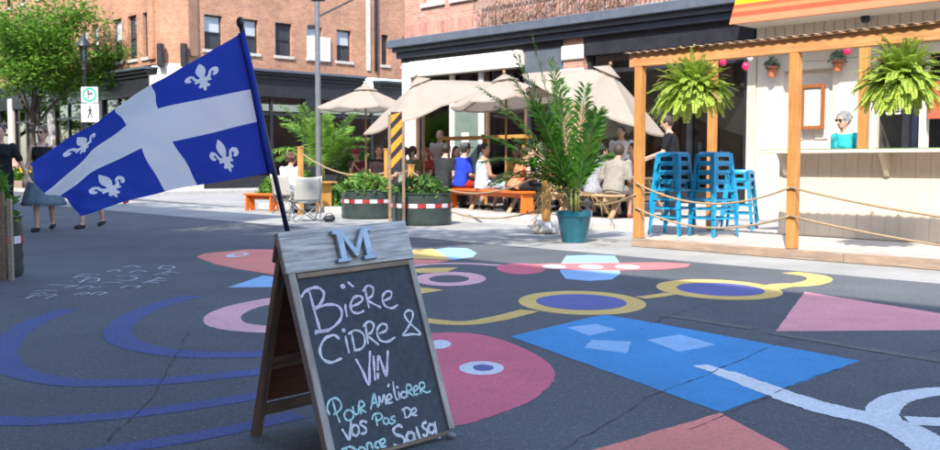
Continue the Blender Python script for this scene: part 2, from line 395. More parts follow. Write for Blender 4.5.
oval('painted_eye', 440, 344.5, 11, 4.4, 'white', z=.0022)
flat('painted_kite', [(510,336.5),(603,314.5),(660,324),(860,361),(721,412.5)], 'blue', .045)
flat('painted_window', [(567,327.7),(596,324),(616,330),(589,335.7)], 'sky', z=.0022)
flat('painted_window', [(584,348),(592,340),(631,341.7),(627,353.4)], 'sky', z=.0022)
flat('painted_window', [(647,340),(680,334.5),(716,345),(679,352)], 'sky', z=.0022)
flat('painted_wedge', [(804.7,292),(940,313.5),(1010,325),(1010,329.5),(940,330.3),(775.7,331.5)], 'rose')
stroke('painted_stem', [(700,365.5),(725,373.5),(760,386.5),(800,401),(835,411),(872,419),(900,428),(925,442),(955,464)], 'pale', [.10,.14,.16,.18,.2,.2,.2,.2,.2,.2], z=.0028)
stroke('painted_petal', [(888,424),(882,412),(894,400),(920,393.5),(955,391),(1000,396),(1020,410),(1000,421),(955,422.5),(908,420.8)], 'pale', .15, z=.0022)
flat('painted_beak', [(470,486),(720,413),(864,490)], 'coral', .045)
for a in ([(660,315),(700,320.5),(753,329)], [(770,333),(786,335.6),(860,348),(940,361),(1000,371)]): stroke('worn_line', a, 'worn', .1, .32, z=.0028)
for a in ([(560,450),(600,428),(660,392),(700,378),(760,352),(800,338)], [(690,430),(760,400),(830,372),(940,350)], [(20,300),(120,292),(230,272)], [(110,440),(150,400),(175,360),(190,330)], [(640,330),(668,316),(720,302),(800,297)]):
    P = [(x+random.gauss(0,1.5), y+random.gauss(0,.8)) for x, y in [tuple(v) for v in sm([Vector((x, y, 0)) for x, y in a], 5)] for x, y in [(x, y)]] if False else [(v.x+random.gauss(0,1.2), v.y+random.gauss(0,.5)) for v in sm([Vector((x, y, 0)) for x, y in a], 5)]
    stroke('tar_seam', P, 'tar', [random.uniform(.001,.006) for _ in range(20)], .25, z=.0038, n=2)
# chalked words on the asphalt
ck = None
def zc(pts): return [(x/4.5, 240 + y/4.5) for x, y in pts]
CH = [[(712,128),(735,117),(778,119),(783,126),(745,131),(712,128)], [(692,157),(740,147),(770,137)], [(715,150),(760,155)], [(745,145),(803,146)],
      [(645,193),(690,180),(720,168)], [(680,183),(752,184)], [(700,172),(752,176)], [(668,188),(715,193)],
      [(556,123),(600,116),(632,124)], [(482,143),(520,134),(541,141)], [(580,147),(620,138),(662,143)], [(525,163),(570,160),(634,156)], [(530,180),(580,183),(618,172),(590,164)],
      [(540,217),(580,206),(630,208),(612,216)], [(460,192),(500,190),(548,193)], [(330,170),(375,155),(405,152)], [(365,165),(410,168)], [(395,155),(452,156)],
      [(357,192),(400,172),(442,174),(440,185),(400,190)], [(345,220),(395,208),(420,212)], [(400,218),(458,210)], [(332,247),(380,236),(400,240),(362,248)], [(405,247),(440,235),(480,237),(440,248)],
      [(218,201),(280,204),(352,206)], [(290,216),(352,204)], [(115,264),(150,250),(180,246)], [(148,232),(200,227),(258,229)], [(135,244),(190,238),(205,240)], [(170,252),(240,246),(252,250)], [(205,262),(242,252)]]
ck = None
_mb = MB()
for s_ in CH:
    P = sm([gp(x, y) for x, y in zc(s_)], 5); L, Q = stroke_pts(P, .024); k = len(P)
    _mb.add([(p.x,p.y,.0016) for p in L]+[(p.x,p.y,.0016) for p in Q], [(i+k,i+1+k,i+1,i) for i in range(k-1)])
_mb.build('chalk_writing', paint('road_paint_chalk', PC['chalk'], .16), road, fix=False)

# ------------------------------------------------------------------ building helpers
def wallh(name, m, x0, x1, z0, z1, holes, tf, thick, parent):
    xs = sorted({x0, x1, *[h[0] for h in holes], *[h[1] for h in holes]}); zs = sorted({z0, z1, *[h[2] for h in holes], *[h[3] for h in holes]})
    xs = [x for x in xs if x0 <= x <= x1]; zs = [z for z in zs if z0 <= z <= z1]
    def hole(i, j):
        if i < 0 or j < 0 or i >= len(xs)-1 or j >= len(zs)-1: return True
        cx, cz = (xs[i]+xs[i+1])/2, (zs[j]+zs[j+1])/2
        return any(h[0] < cx < h[1] and h[2] < cz < h[3] for h in holes)
    b = MB()
    for i in range(len(xs)-1):
        for j in range(len(zs)-1):
            if hole(i, j): continue
            X0, X1, Z0, Z1 = xs[i], xs[i+1], zs[j], zs[j+1]
            for d in (0, thick): b.add([tf(X0,d,Z0),tf(X1,d,Z0),tf(X1,d,Z1),tf(X0,d,Z1)], [(0,1,2,3)])
            for (di, dj, q) in ((-1,0,((X0,Z0),(X0,Z1))),(1,0,((X1,Z0),(X1,Z1))),(0,-1,((X0,Z0),(X1,Z0))),(0,1,((X0,Z1),(X1,Z1)))):
                if hole(i+di, j+dj): (ax,az),(bx,bz) = q; b.add([tf(ax,0,az),tf(bx,0,bz),tf(bx,thick,bz),tf(ax,thick,az)], [(0,1,2,3)])
    return b.build(name, m, parent)
M_frame_dk = mat('dark_frame_paint', (.03,.032,.038), .45, .2, 10, .05)
M_frame_wh = mat('white_frame_paint', (.70,.70,.68), .5, .06, 10, .05)
M_sill = mat('stone_sill', (.46,.42,.37), .85, .15, 8, .3)
M_pane = mat('window_pane', (.035,.045,.055), .04, .3, .8, 0, spec=.9)
M_sky_pane = mat('sky_tint_pane', (.40,.44,.47), .25, .1, 1.5, 0, spec=.8)  # pale grey-blue puts a sky reflection into the upper panes' colour
def window(tf, x0, x1, z0, z1, parent, fm=None, d=.14, sill=True, sky_tint=.5, fw=.06):
    fm = fm or M_frame_dk; zm = (z0+z1)/2
    b = MB()
    for q in ((x0,x0+fw,z0,z1),(x1-fw,x1,z0,z1),(x0+fw,x1-fw,z0,z0+fw),(x0+fw,x1-fw,z1-fw,z1),(x0+fw,x1-fw,zm-.03,zm+.03)): b.box(q[0],q[1],d,d+.07,q[2],q[3],tf)
    w = b.build('window', fm, parent)
    MB().box(x0+fw,x1-fw,d+.025,d+.04,zm+.03,z1-fw,tf).build('pane', M_sky_pane if sky_tint else M_pane, w)
    MB().box(x0+fw,x1-fw,d+.045,d+.06,z0+fw,zm-.03,tf).build('pane', M_pane, w)
    if sill: MB().box(x0-.09,x1+.09,-.07,d,z0-.12,z0-.003,tf).build('sill', M_sill, w)
    return w
# ================================================================== CORNER BRICK BLOCK ACROSS THE SIDE STREET
M_br1 = brick('orange_brick', (.46,.235,.135), (.36,.165,.095), (.40,.33,.27))
M_br2 = brick('pink_brick', (.47,.27,.20), (.36,.185,.135), (.45,.38,.33))
M_black = mat('black_shopfront_paint', (.022,.023,.028), .35, .3, 4, .05)
M_slate = mat('slate_grey_metal', (.085,.10,.125), .4, .2, 3, .08)
M_stone = mat('pale_stone', (.50,.46,.40), .85, .15, 5, .3)
M_glass = glassm('shop_glass', (.62,.68,.68), .10)
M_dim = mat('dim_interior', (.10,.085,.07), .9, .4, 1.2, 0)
M_tan = mat('tan_plaster', (.50,.36,.22), .9, .12, 1.0, .1)
CH_ = .8
bL = thing('corner_building', 'orange brick corner block with black shopfronts across the side street', 'building', at(A_COR, FT), FR)
AS = A_COR + CH_
tfF = lambda u, d, z: (u, d, z)
tfS = lambda u, d, z: (CH_ - d, u, z)
q2 = .70710678
tfC = lambda u, d, z: (u*q2 - d*q2, u*q2 + d*q2, z)
WL = CH_*1.41421
def winS(x0, x1, yt, yb):
    t0, zt, _ = onA(x0, yt, AS); t1, _, _ = onA(x1, yt, AS); _, zb, _ = onA(x0, yb, AS); return (t0-FT, t1-FT, zb, zt)
def winF(x0, x1, yt, yb, T=FT, A0=None):
    A0 = A_COR if A0 is None else A0
    a0, zt, _ = onT(x0, yt, T); a1, _, _ = onT(x1, yt, T); _, zb, _ = onT(x0, yb, T); return (a0-A0, a1-A0, zb, zt)
ref = winS(204, 222, 14, 49); ZB, ZT = ref[2], ref[3]
ZC = onA(257, 69, AS)[1]                                  # top of shopfront cornice
print('LEVELS corner', ZB, ZT, ZC, 'A', A_END, A_COR, A_MID)
TOP = 14.0
sw = []
for x0, x1 in ((204,222),(240.5,258),(275,291.5),(307,322),(336.5,351),(381.5,388),(402,407)):
    h = winS(x0, x1, 14, 49); sw.append((h[0], h[1], ZB, ZT))
sw_all = sw + [(a, b, c+3.6, d+3.6) for a, b, c, d in sw]
LEN = 30
wallh('wall', M_br1, CH_, LEN, ZC+.02, TOP, sw_all, tfS, .3, bL)
for i, h in enumerate(sw_all): window(tfS, *h, bL, sky_tint=i % 3 != 2)
fw_ = []
for x0, x1 in ((4,11),(20,26),(38,44),(61,67.5),(81,87),(91.5,98),(112.5,121.5),(127.5,136.5),(142.5,151.5)):
    h = winF(x0, x1, 20, 60); fw_.append((h[0], h[1], ZB-.28, ZT+.12))
fw_all = fw_ + [(a, b, c+3.6, d+3.6) for a, b, c, d in fw_]
wallh('wall', M_br1, -38, 0, ZC+.02, TOP, fw_all, tfF, .3, bL)
for i, h in enumerate(fw_all): window(tfF, *h, bL, sky_tint=i % 4 != 3)
MB().box(0.004, WL-.004, 0, .3, ZC+.02, TOP, tfC).build('corner_wall', M_br1, bL)
# brick piers and a pale downpipe
for u in (-.55, -9.2, -16.5, -24): MB().box(u-.22, u+.22, -.12, -.002, ZC+.22, TOP, tfF).build('pier', M_br1, bL)
tp = onA(368, 40, AS)[0]-FT
MB().box(tp-.1, tp+.1, -.06, -.002, ZC+.3, TOP, tfS).build('downpipe', M_stone, bL)
tp2 = onA(381, 40, AS)[0]-FT
MB().tube([tfS(tp2-.35,-.08,ZC+.3), tfS(tp2-.35,-.08,TOP)], .07, 8).build('downpipe', M_frame_dk, bL, True)
MB().box(CH_+.004, CH_+.36, -.08, -.002, ZC+.3, TOP, tfS).build('pier', mat('dark_brick_trim', (.22,.12,.08), .9, .2, 4, .3), bL)
# roof
MB().box(-38, CH_-.4, .4, LEN, TOP-.3, TOP-.05).build('roof', M_slate, bL)
MB().box(-38, 0, -.2, .5, TOP+.003, TOP+.35, tfF).build('cornice', M_slate, bL)
MB().box(CH_+.5, LEN, -.2, .5, TOP+.003, TOP+.35, tfS).build('cornice', M_slate, bL)
# shopfronts, side street
def cornice(tf, u0, u1, z, parent, m1, m2, fas=.75, out=.34, u_end=0):
    MB().box(u0, u1, -out, .3, z-.10, z, tf).build('cornice', m1, parent, bevel=.01)
    MB().box(u0+.03, u1-.03, -out*.75, .3, z-.22, z-.103, tf).build('cornice_moulding', m2, parent, bevel=.02)
    MB().box(u0+.05, u1-.05, -out*.45, .3, z-.36, z-.223, tf).build('cornice_moulding', m2, parent, bevel=.02)
    MB().box(u0+.08, u1-.08, -.06, .3, z-.36-fas, z-.363, tf).build('fascia', m2, parent)
cornice(tfS, CH_+.05, tp-.3, ZC, bL, M_slate, M_black)
cornice(tfS, tp+.45, LEN, ZC-.1, bL, M_slate, M_black)
cornice(tfF, -9, -.75, ZC-.05, bL, M_slate, M_black)
cornice(tfF, -38, -9.5, ZC-.05, bL, M_slate, M_black)
zf = ZC-.36-.75
def shopfront(tf, u0, u1, z0, z1, n, parent, fm, depth=3.0, back=None, trans=None, glass=None):
    bw = (u1-u0)/n
    MB().box(u0, u1, .02, .25, z0, z0+.5, tf).build('bulkhead', fm, parent)
    for i in range(n+1):
        x = u0+bw*i; MB().box(x-.05, x+.05, .03, .2, z0+.503, z1, tf).build('mullion', fm, parent)
    tz = trans or z1-.7
    for i in range(n):
        a, b = u0+bw*i+.052, u0+bw*(i+1)-.052
        MB().box(a, b, .05, .17, tz-.05, tz+.05, tf).build('transom', fm, parent)
        MB().box(a, b, .10, .112, z0+.505, tz-.053, tf).build('glazing', glass or M_glass, parent)
        MB().box(a, b, .10, .112, tz+.053, z1, tf).build('glazing', glass or M_glass, parent)
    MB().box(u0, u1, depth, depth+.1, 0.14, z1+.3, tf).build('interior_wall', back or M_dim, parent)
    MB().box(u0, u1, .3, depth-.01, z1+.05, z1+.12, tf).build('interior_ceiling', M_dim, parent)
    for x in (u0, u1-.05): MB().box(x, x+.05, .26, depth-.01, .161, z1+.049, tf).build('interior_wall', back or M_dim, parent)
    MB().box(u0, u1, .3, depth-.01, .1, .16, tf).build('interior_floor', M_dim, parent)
for k in range(4):
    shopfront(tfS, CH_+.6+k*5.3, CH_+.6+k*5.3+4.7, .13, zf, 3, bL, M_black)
    MB().box(CH_+.6+k*5.3+4.76, CH_+.6+k*5.3+5.24, -.05, .3, .13, zf, tfS).build('pier', M_black if k != 2 else M_stone, bL)
MB().box(CH_+.01, CH_+.53, -.05, .3, .13, zf, tfS).build('pier', M_stone, bL)
for k in range(7):
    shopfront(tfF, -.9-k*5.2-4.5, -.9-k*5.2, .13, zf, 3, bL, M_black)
    MB().box(-.9-k*5.2-5.12, -.9-k*5.2-4.56, -.10, .3, .13, zf+.5, tfF).build('pier', M_stone, bL)
MB().box(-.82, -.01, -.06, .3, .13, ZC-.4, tfF).build('pier', M_stone, bL)
MB().box(.02, WL-.02, -.03, .3, .13, ZC+.017, tfC).build('corner_pier', M_stone, bL)
MB().box(-.05, WL+.05, -.12, -.033, ZC-.75, ZC-.1, tfC).build('capital', M_stone, bL, bevel=.03)
# black bracket lanterns at the corner, pale notice panel upstairs
for u in (.12, WL-.1): MB().box(u-.11, u+.11, -.42, -.123, ZC-.15, ZC+.75, tfC).build('wall_lantern', M_black, bL, bevel=.03)
wp = winS(307, 329, 36, 60)
MB().box(wp[0], wp[1], -.10, -.004, wp[2], wp[3], tfS).build('notice_panel', mat('white_panel', (.62,.63,.64), .6, .05, 5, 0), bL)

# ================================================================== NEAR SHOP BLOCK
bR = thing('shop_building', 'pink brick shop block with slate grey cornice and terrace shopfronts', 'building', at(A_END, FT), FR)
W2 = A_MID - A_END
def zT(x, y): return onT(x, y, FT)[1]
ZK = (zT(405, 40) + zT(640, 11))/2                        # top of cornice
print('ZK', zT(405,40), zT(640,11), zT(757,2), 'W', W2)
w1 = winF(424, 443, -40, 9, FT, A_END); w2 = winF(453, 477, -40, 4, FT, A_END)
hs = [(w1[0], w1[1], ZK+.95, ZK+2.5), (w2[0], w2[1], ZK+.95, ZK+2.5)]
for x in (560, 640, 700):
    h = winF(x, x+22, -40, 0, FT, A_END); hs.append((h[0], h[1], ZK+.95 if x != 640 else ZK+.1, ZK+2.5))
wallh('wall', M_br2, 0, W2, ZK+.02, ZK+7, hs, tfF, .3, bR)
for h in hs: window(tfF, *h, bR, M_frame_wh, .12, fw=.09)
MB().box(.003, W2, -.05, -.003, ZK+.03, ZK+.42, tfF).build('soldier_course', brick('soldier_brick', (.47,.24,.18), (.30,.13,.10), (.48,.42,.37), .075, .9), bR)
MB().box(0, W2, .35, 14, ZK+6.7, ZK+7.1, tfF).build('roof', M_slate, bR)
MB().box(-.3+.3, .3, .31, 24, ZK+.02, ZK+6.6).build('side_wall', M_br2, bR)
MB().box(.0, .3, .31, 24, .13, ZK-.4).build('side_wall', M_br2, bR)
a_pil0 = onT(566, 60, FT)[0]-A_END; a_pil1 = onT(586, 60, FT)[0]-A_END
# cornice
b = MB().box(-.25, W2, -.48, .3, ZK-.22, ZK, tfF); b.build('cornice', M_slate, bR, bevel=.015)
MB().box(-.18, W2-.01, -.34, .3, ZK-.33, ZK-.223, tfF).build('cornice_moulding', M_slate, bR, bevel=.02)
MB().box(-.12, W2-.02, -.24, .3, ZK-.50, ZK-.333, tfF).build('cornice_moulding', mat('black_blue_paint', (.035,.04,.055), .4, .2, 4, .05), bR, bevel=.02)
MB().box(-.05, a_pil0, -.10, .3, ZK-.62, ZK-.503, tfF).build('fascia', M_black, bR); MB().box(a_pil1, W2-.03, -.10, .3, ZK-.92, ZK-.503, tfF).build('fascia', M_black, bR)
# pier at corner, cream sign band, brick pilaster with stone capital
M_wht = mat('white_pier_paint', (.68,.66,.62), .7, .06, 3, .1)
MB().box(.0, .42, -.12, .3, .13, ZK-.623, tfF).build('pier', M_wht, bR, bevel=.01)
xb1 = onT(525, 60, FT)[0]-A_END
MB().box(.45, xb1, -.26, -.003, ZK-1.06, ZK-.63, tfF).build('sign_band', mat('cream_board', (.66,.63,.55), .6, .05, 3, .05), bR, bevel=.02)
MB().box(xb1+.05, a_pil0-.02, -.06, .2, ZK-1.5, ZK-.623, tfF).build('louvre_panel', M_slate, bR)
MB().box(a_pil0+.003, a_pil1-.003, -.10, .3, .13, ZK-.503, tfF).build('pilaster', M_br2, bR)
MB().box(a_pil0-.07, a_pil1+.07, -.2, -.103, ZK-1.45, ZK-1.2, tfF).build('capital', M_stone, bR, bevel=.04)
MB().box(a_pil0-.04, a_pil1+.04, -.16, -.104, ZK-1.0, ZK-.65, tfF).build('capital', M_stone, bR, bevel=.04)
M_brown = mat('brown_frame_paint', (.12,.07,.045), .5, .2, 6, .1)
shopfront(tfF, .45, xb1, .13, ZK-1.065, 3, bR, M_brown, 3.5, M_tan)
MB().box(1.9, 2.05, -.05, .018, .13, ZK-1.07, tfF).build('door_post', M_wht, bR); MB().box(3.0, 3.15, -.05, .018, .13, ZK-1.07, tfF).build('door_post', M_wht, bR)
MB().box(2.08, 2.97, -.03, .0, .2, 2.6, tfF).build('door', mat('grey_green_door', (.13,.17,.14), .5, .15, 5, .05), bR)
MB().box(2.35, 2.62, -.036, -.0315, 1.55, 1.95, tfF).build('notice', M_wht, bR)
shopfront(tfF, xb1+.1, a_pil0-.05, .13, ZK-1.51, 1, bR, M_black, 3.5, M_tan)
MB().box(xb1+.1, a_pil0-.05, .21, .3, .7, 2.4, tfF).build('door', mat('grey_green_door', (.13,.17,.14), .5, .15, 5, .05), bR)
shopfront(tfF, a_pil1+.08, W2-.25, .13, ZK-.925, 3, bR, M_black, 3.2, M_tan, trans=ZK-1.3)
MB().box(W2-.19, W2-.003, -.04, .3, .13, ZK-.925, tfF).build('jamb', mat('beige_trim', (.55,.46,.33), .7, .1, 3, .1), bR)
MB().box(a_pil1+.6, W2-.9, 1.6, 2.0, 1.0, 1.12, tfF).build('shelf', M_tan, bR)
MB().box(a_pil1+.2, a_pil1+2.0, .55, .65, .2, 3.6, tfF).build('partition', M_tan, bR); MB().box(a_pil1+3.0, a_pil1+3.9, 1.0, 1.1, .2, 3.6, tfF).build('partition', M_tan, bR)
# stone step along the shop
for i in range(8):
    a0 = a_pil1+.1+i*(W2-a_pil1-.2)/8; MB().box(a0, a0+(W2-a_pil1-.2)/8-.01, -.42, -.006, .13, .28, tfF).build('step', M_kerb, bR, bevel=.01)
# balcony rail above the cornice, with dry vine on netting
M_iron = mat('painted_iron', (.30,.27,.25), .5, .2, 10, .05)
x0 = onT(487, 20, FT)[0]-A_END; x1 = W2-.1
rail = MB().box(x0, x1, -.40, -.36, ZK+.92, ZK+.97, tfF).build('railing', M_iron, bR)
n = int((x1-x0)/.125)
bal = MB().box(-.009, .009, -.39, -.37, ZK+.02, ZK+.917, tfF).build('baluster', M_iron, rail)
for i in range(n):
    o = bal if i == 0 else ob('baluster', bal.data, None, rail); o.location = (x0+.06+i*.125, 0, 0)
b = MB(); xv = onT(640, 10, FT)[0]-A_END
for i in range(80):
    x = random.uniform(x0, xv); z = ZK+.03; P = [tfF(x, -.43, z)]
    for k in range(7):
        x += random.uniform(-.18, .3); z = min(ZK+1.1, max(ZK+.04, z+random.uniform(-.1, .3))); P.append(tfF(x, -.43+random.uniform(-.06, .06), z))
    b.tube(P, .009, 4)
stuff(b.build('dry_vine', mat('dry_vine_stem', (.17,.11,.075), .9, .3, 6, 0), bR, fix=False))

# ================================================================== CREAM SHOP
bC = thing('cream_shop', 'cream boarded shop with yellow and red awning beside the terrace', 'shop', at(A_MID+.01, FT), FR)
M_cream = mat('cream_board_paint', (.60,.51,.40), .65, .06, 2.5, .12, 40, stretch=(12,12,1.5))
M_cream2 = mat('cream_wall_paint', (.64,.56,.45), .7, .05, 2.5, .1)
def wC(x, y): a, z, _ = onT(x, y, FT); return a-A_MID-.01, z
zA = wC(757, 21)[1]; u_e = wC(868, 50)[0]; uE = 9.0
rec = (wC(783, 80)[0], wC(833, 80)[0], .13, wC(800, 70)[1])
wallh('wall', M_cream2, 0, u_e, .13, zA+.9, [rec], tfF, .25, bC)
MB().box(rec[0], rec[1], .12, .2, .13, rec[3], tfF).build('door_panel', M_cream2, bC)
for i in range(2):
    for j in range(2):
        cw = (rec[1]-rec[0])/2; MB().box(rec[0]+cw*i+.12, rec[0]+cw*(i+1)-.12, .085, .118, .35+j*1.25, 1.4+j*1.25, tfF).build('door_moulding', M_cream2, bC, bevel=.02)
# boards of the upper band
zb0 = wC(800, 44)[1]; nb = 44
bm_ = MB().box(.005, uE/nb-.005, -.06, -.004, zb0, zA+.25, tfF).build('board', M_cream, bC, bevel=.006)
for i in range(nb):
    o = bm_ if i == 0 else ob('board', bm_.data, None, bC)
    if i: bb = o.modifiers.new('bevel','BEVEL'); bb.width = .006; bb.segments = 1
    o.location = (uE/nb*i, 0, 0)
MB().box(u_e, uE, 0, .25, zb0+.05, zA+.9, tfF).build('lintel', M_cream2, bC)
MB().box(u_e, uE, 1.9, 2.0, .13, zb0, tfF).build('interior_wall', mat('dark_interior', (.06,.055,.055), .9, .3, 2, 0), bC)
MB().box(u_e-.1, u_e-.01, .26, 2.0, .13, zb0, tfF).build('interior_wall', M_dim, bC)
MB().box(u_e, uE, .26, 1.9, zb0-.1, zb0-.002, tfF).build('interior_ceiling', M_dim, bC)
MB().box(u_e-.02, uE, .02, .24, .13, .95, tfF).build('bulkhead', M_cream, bC)
zs = wC(900, 52)[1]
MB().box(u_e+.02, uE, -.055, .2, zs-.05, zb0-.004, tfF).build('name_board', M_cream2, bC)
for x in (872, 905, 922):
    u = wC(x, 100)[0]; MB().box(u-.06, u+.06, .05, .2, .96, zs-.053, tfF).build('mullion', M_black if x == 905 else M_cream2, bC)
u0, u1 = wC(900, 100)[0], wC(915, 100)[0]
MB().box(u0+.08, u1, .22, .3, .3, zs-.06, tfF).build('door', mat('navy_door', (.02,.028,.05), .3, .2, 4, 0), bC)
MB().tube([tfF(u1-.2,.14,1.1), tfF(u1-.2,.14,1.7)], .025, 8).build('door_handle', mat('steel', (.6,.6,.6), .25, .05, 5, 0, metal=1), bC, True)
q = [wC(931, 82), wC(960, 118)]
MB().box(q[0][0], q[1][0], -.09, -.03, q[1][1], q[0][1], tfF).build('red_sign', mat('red_enamel', (.62,.10,.055), .4, .1, 4, 0), bC)
# white menu lines on dark glass
for r_ in range(4):
    for c_ in (0, 1):
        p = wC(879+c_*9, 102.5+r_*3.2); MB().box(p[0], p[0]+.12, .3, .31, p[1]-.03, p[1]+.008, tfF).build('menu_line', M_frame_wh, bC)
# brushed lettering on the name board
def zz(p): a, z = wC(740+p[0]/3.75, p[1]/3.75); return Vector((a, -.062, z))
for s_ in ([(520,150),(535,170),(550,135)], [(535,170),(540,185)], [(575,150),(562,165),(575,178),(590,160),(575,150)], [(600,140),(602,165),(618,160),(620,138)], [(630,165),(632,140),(650,135),(650,165)], [(655,148),(668,142),(665,165)], [(640,130),(650,122)], [(715,105),(722,100),(722,155)], [(735,112),(752,105),(755,125),(738,152),(765,148)]):
    P = sm([zz(p) for p in s_], 4)
    MB().tube(P, .024, 6).build('painted_letter', M_black, bC, True)
# awning: yellow top stripe, red and salmon stripes
aw0, awz = wC(757, 22)
zW = onT(760, 21, FT-1.05)[1]-.10
sl = [((.70,.40,.012), .0, .36), ((.46,.085,.035), .36, .5), ((.56,.16,.065), .5, .62), ((.42,.075,.035), .62, .78), ((.55,.17,.08), .78, 1.0)]
def awp(u, k): return (u, -.95 + .0*k, zA+.02 + (1-k)*.62) if k <= 1 else None
for i, (c, k0, k1) in enumerate(sl):
    P = [(-.02, -1.05+.28*(1-k0), zW+.62*(1-k0)+.10), (uE, -1.05+.28*(1-k0), zW+.62*(1-k0)+.10), (uE, -1.05+.28*(1-k1), zW+.62*(1-k1)+.10), (-.02, -1.05+.28*(1-k1), zW+.62*(1-k1)+.10)]
    Q = [(x, y+.02, z-.01) for x, y, z in P]
    MB().add(P+Q, [(0,1,2,3),(7,6,5,4),(0,4,5,1),(1,5,6,2),(2,6,7,3),(3,7,4,0)]).build('awning_stripe', fabric('awning_%d' % i, c, .1), bC)
MB().add([(-.02,-.77,zW+.73),(uE,-.77,zW+.73),(uE,-.07,zW+1.5),(-.02,-.07,zW+1.5),(-.02,-.75,zW+.70),(uE,-.75,zW+.70),(uE,-.065,zW+1.47),(-.02,-.065,zW+1.47)], [(0,1,2,3),(7,6,5,4),(0,4,5,1),(2,6,7,3),(1,5,6,2),(3,7,4,0)]).build('awning_top', fabric('awning_0', sl[0][0], .1), bC)
MB().box(-.01, uE, -1.0, -.065, zW+.11, zW+.13, tfF).build('awning_soffit', M_cream2, bC)
cz = wC(869, 19)
cm_ = MB().lathe([(0,-.09),(.05,-.085),(.075,-.05),(.08,0),(.08,.05)], 14, (cz[0], -.16, cz[1])).build('dome_camera', M_black, bC, True)
pts = [(cz[0]+.05,-.07,cz[1]+.06)] + [(cz[0]+.2+i*.35, -.07, cz[1]+.12+.03*math.sin(i*2.1)+i*.02) for i in range(12)]
MB().tube(pts, .012, 5).build('cable', M_black, bC, True)
MB().box(0, uE, .3, 12, zA+.9, zA+5, tfF).build('upper_wall', M_br2, bC)
# ------------------------------------------------------------------ buildings on the near side, behind the viewer: they shade the road
def block(label, a0, a1, t1, H, m):
    r = thing('street_block', label, 'building', at(a0, t1), FR); L = a1-a0
    tfB = lambda u, d, z: (u, -d, z)
    hs = [(2+i*3.4, 3.4+i*3.4, 4.4+j*3.2, 6.2+j*3.2) for i in range(int((L-3)/3.4)) for j in range(int((H-4.2)/3.2))]
    hs = [h for h in hs if h[3] < H-.6]
    wallh('wall', m, 0, L, .13, H, hs, tfB, .3, r)
    for h in hs:
        b = MB()
        b.box(h[0], h[1], .12, .17, h[2], h[3], tfB).build('window', M_pane, r)
    MB().box(0, L, -11, -.35, H-.4, H-.1).build('roof', M_slate, r)
    MB().box(0, .3, -11, -.31, .13, H).build('side_wall', m, r); MB().box(L-.3, L, -11, -.31, .13, H).build('side_wall', m, r)
    MB().box(-.1, L+.1, -.5, .28, H+.003, H+.3, lambda x,y,z:(x,y,z)).build('parapet', M_stone, r)
    return r
block('low brick block on the shaded side of the street', -9, 34, -3.2, 12.0, M_br2)
block('tall brick block on the shaded side of the street', -60, -9.4, -3.2, 16.2, M_br1)
# ================================================================== CHALKBOARD SIGN
M_grey_wood = wood('weathered_grey_wood', (.46,.43,.39), .8, .5, gr=(5,70,70), bump=.8, rand=.05)
M_old_u = wood('old_brown_rail', (.24,.165,.11), .75, .4, gr=(4,50,50), bump=.5, rand=.15)
M_old_wood = wood('old_brown_wood', (.24,.165,.11), .75, .4, gr=(50,4,50), bump=.5, rand=.15)
M_pale_edge = wood('worn_grey_brown_wood', (.36,.32,.28), .8, .45, gr=(50,4,50), bump=.5, rand=.1)
SX, SY, SYAW, SW, SH, SS, SHH, SRO = -.525, 3.655, .7255, .622, .865, .6127, .8256, .0358
r0 = Vector((math.cos(SYAW), math.sin(SYAW), 0)); n0 = Vector((-math.sin(SYAW), math.cos(SYAW), 0))
sr = r0*math.cos(SRO)+Vector((0,0,1))*math.sin(SRO); szv = Vector((0,0,1))*math.cos(SRO)-r0*math.sin(SRO)
sBL = Vector((SX, SY, 0)); se = (n0*SS/2+szv*SH); SLEN = se.length; se = se/SLEN; snm = sr.cross(se).normalized()   # outward (to viewer)
if snm.y > 0: snm = -snm
srear = (n0*-SS/2+szv*SH).normalized(); sRB = sBL+n0*SS
srn = sr.cross(srear); srn = srn if srn.y > 0 else -srn
sgn = thing('sandwich_board', 'wooden sandwich board with chalked drinks menu and metal letter M', 'sign', sBL)
def fp(u, v, d=0): return sr*u+se*v+snm*d          # front panel: u across, v up, d towards viewer (local)
def rp(u, v, d=0): return n0*SS+sr*u+srear*v+srn*d
hv = SHH*SLEN
MB().box(0, .042, 0, hv-.004, -.024, .0, lambda u,v,d: fp(u,v,d)).build('x', None)
def fbox(name, u0, u1, v0, v1, d0, d1, m, par, f=fp, bev=.003):
    o = MB().box(u0, u1, v0, v1, d0, d1).build(name, m, par, bevel=bev)
    e_, n_, t_ = (se, snm, Vector((0,0,0))) if f is fp else (srear, srn, n0*SS)
    o.matrix_local = Matrix(((sr.x,e_.x,n_.x,t_.x),(sr.y,e_.y,n_.y,t_.y),(sr.z,e_.z,n_.z,t_.z),(0,0,0,1))); return o
bpy.data.objects.remove(bpy.data.objects['x'])
fbox('side_rail', 0, .034, .0, hv+.10, -.035, .004, M_pale_edge, sgn)
fbox('side_rail', SW-.03, SW, .02, hv, -.035, .004, M_pale_edge, sgn)
fbox('bottom_rail', .036, SW-.032, .0, .016, -.03, .003, M_old_u, sgn)
fbox('top_rail', .036, SW-.032, hv-.022, hv-.001, -.03, .008, M_old_u, sgn)
M_cb, nt, p, o = nodes('chalkboard')
nz = ramp(nt, noise(nt, 3, 7, .75, stretch=(1,1,4)), .35, .75); nz2 = ramp(nt, noise(nt, 30, 4, .6), .4, .8)
cc = mix(nt, nz, (.020,.024,.032), (.042,.047,.058)); cc = mix(nt, mix(nt, .6, nz2, (0,0,0)), cc, (.085,.09,.10)); nt.links.new(cc, p.inputs['Base Color'])
p.inputs['Roughness'].default_value = .62; p.inputs['Specular IOR Level'].default_value = .3
